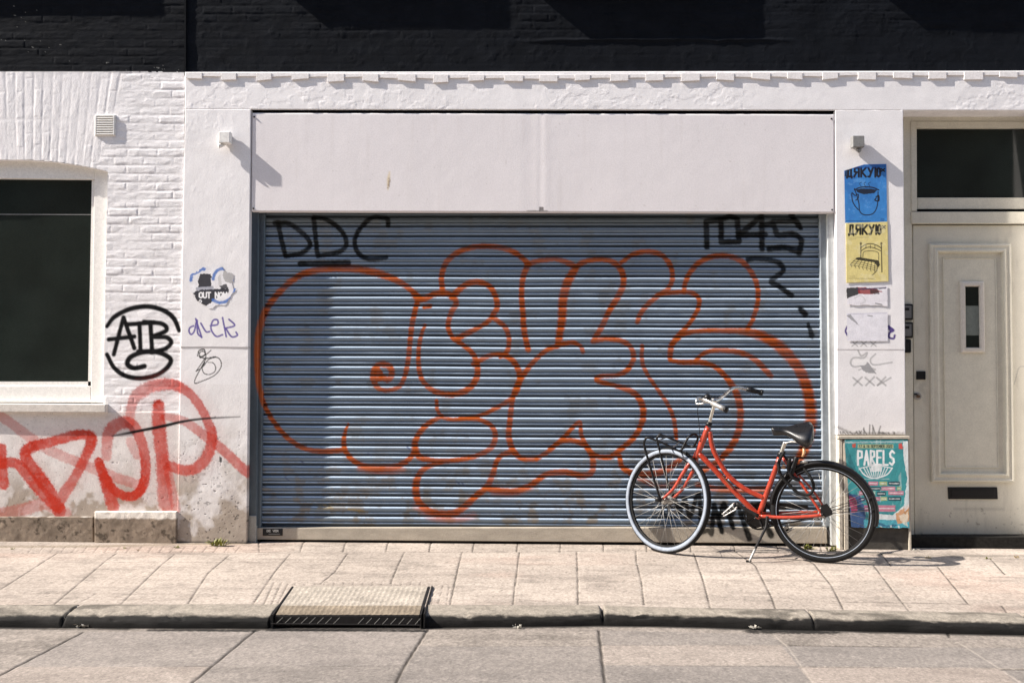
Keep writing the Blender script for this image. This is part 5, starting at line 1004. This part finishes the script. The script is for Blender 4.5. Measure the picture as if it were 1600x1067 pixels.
# lock: cable looped through the wheel
lk = thing('bicycle_lock', 'black looped bicycle lock hanging around the rear seat stays of the bicycle', 'lock', tuple(B(1250, 765)))
def ltube(name, pts, r, m):
    V, F = sweep(catmull(BL(pts), 8), r, 10); return mk(name, V, F, M[m], lk, smooth=True)
ltube('cable', [(1226,705,-.05),(1217,722,-.05),(1220,742,-.06),(1233,757,-.06),(1246,769,-.06),(1260,773,-.06),(1269,768,-.06),(1271,756,-.05),(1264,742,-.04),(1256,732,-.02)], .0098, 'rubber')
ltube('shackle', [(1234,716,-.05),(1232,731,-.05),(1238,745,-.05),(1249,750,-.04)], .012, 'black'); ltube('lock_body', [(1245,714,-.03),(1240,727,-.04),(1236,740,-.05)], .017, 'black')

# ================================================================== SMALL GROWTH AND LITTER
def weed(px, py, s, n, dry, label):
    g = G(px, py); V = []; F = []; rnd = random.Random(int(px))
    for k in range(n):
        a = rnd.uniform(0, 6.28); l = s*rnd.uniform(.5, 1.1); w_ = s*.09; el = rnd.uniform(.25, 1.3); d = np.array([math.cos(a)*math.cos(el), math.sin(a)*math.cos(el)*.6, math.sin(el)]); b = np.array([g[0]+rnd.uniform(-.6,.6)*s, g[1]+rnd.uniform(-.1,.1)*s, 0.0]); sd_ = np.array([-math.sin(a), math.cos(a), 0])*w_
        m_ = b+d*l*.55; t_ = b+d*l-np.array([0, 0, l*.18]); i0 = len(V); V += [b-sd_*.4, b+sd_*.4, m_+sd_, m_-sd_, t_]; F += [(i0, i0+1, i0+2, i0+3), (i0+3, i0+2, i0+4)]
    V = [np.array([v[0], v[1], max(v[2], .001)]) for v in V]
    return tag(mk('weed', V, F, M['dry'] if dry else M['weed']), label, 'weed', 'weeds along the foot of the wall')
weed(341, 853, .075, 46, False, 'largest green weed at the foot of the left pilaster')
weed(277, 856, .030, 22, False, 'small green weed where the brick house meets the left pilaster')
weed(195, 857, .022, 16, False, 'tiny weed in front of the raised plinth stone'); weed(20, 858, .02, 20, False, 'tiny weed at the foot of the brick wall, leftmost')
weed(1197, 850, .05, 14, True, 'yellow dry weed beside the kickstand under the shutter'); weed(1263, 858, .05, 40, False, 'green weed clump seen through the rear wheel, under the shutter guide'); weed(1300, 861, .05, 36, False, 'green weed clump behind the rear wheel by the cupboard')
weed(1450, 872, .03, 16, True, 'dry yellow weed by the doorstep, right of the rear wheel'); weed(1543, 873, .028, 16, False, 'small green weed in the joint before the doorstep'); weed(1590, 872, .028, 14, True, 'dry weed at the right end of the doorstep'); weed(215, 860, .02, 12, True, 'small dry tuft in the paving before the raised plinth stone')
for (x, y, lb) in ((806, 981.5, 'pale crumpled litter scrap in the gutter right of the drain'), (1178, 983, 'pale litter scrap in the gutter below the kickstand'), (1495, 988, 'pale litter scrap in the gutter at the right'), (127, 981, 'grey litter scrap in the gutter by the left kerb joint'), (1432, 862, 'white litter scrap on the doorstep corner')):
    g = G(x, y, ZR if y > 900 else 0); rnd = random.Random(int(x)); V = []; F = []
    zb_ = ZR if y > 900 else 0.0
    for k in range(9):
        c = np.array([g[0]+rnd.uniform(-.03, .03), g[1]+rnd.uniform(-.008, .008), zb_+.006+rnd.uniform(0, .010)]); i0 = len(V)
        V += [c+np.array([rnd.uniform(-.012, .012), rnd.uniform(-.01, .01), rnd.uniform(-.006, .010)]) for _ in range(4)]; F += [(i0, i0+1, i0+2), (i0, i0+2, i0+3), (i0, i0+3, i0+1), (i0+1, i0+3, i0+2)]
    tag(mk('litter', V, F, M['litter']), lb, 'litter', 'litter scraps along the street')

# ================================================================== houses across the street (behind the camera, in the reflections)
op = thing('terraced_house', 'brown brick terrace across the street, reflected in the window glass', 'house', (0, -12.5, 0))
MB().box(-16, 16, -13.5, -12.5, 0, 8.5).mk('wall', M['brick'], op); MB().box(-16.2, 16.2, -13.6, -12.2, 8.5, 8.9).mk('roof', M['slate'], op)
for k in range(12):
    for z in (.9, 4.2):
        x = -14+k*2.6; w_ = MB().box(x, x+1.2, -12.5, -12.46, z, z+1.9).mk('window', M['white'], op); MB().box(x+.1, x+1.1, -12.46, -12.44, z+.1, z+1.8).mk('pane', M['glass'], w_)
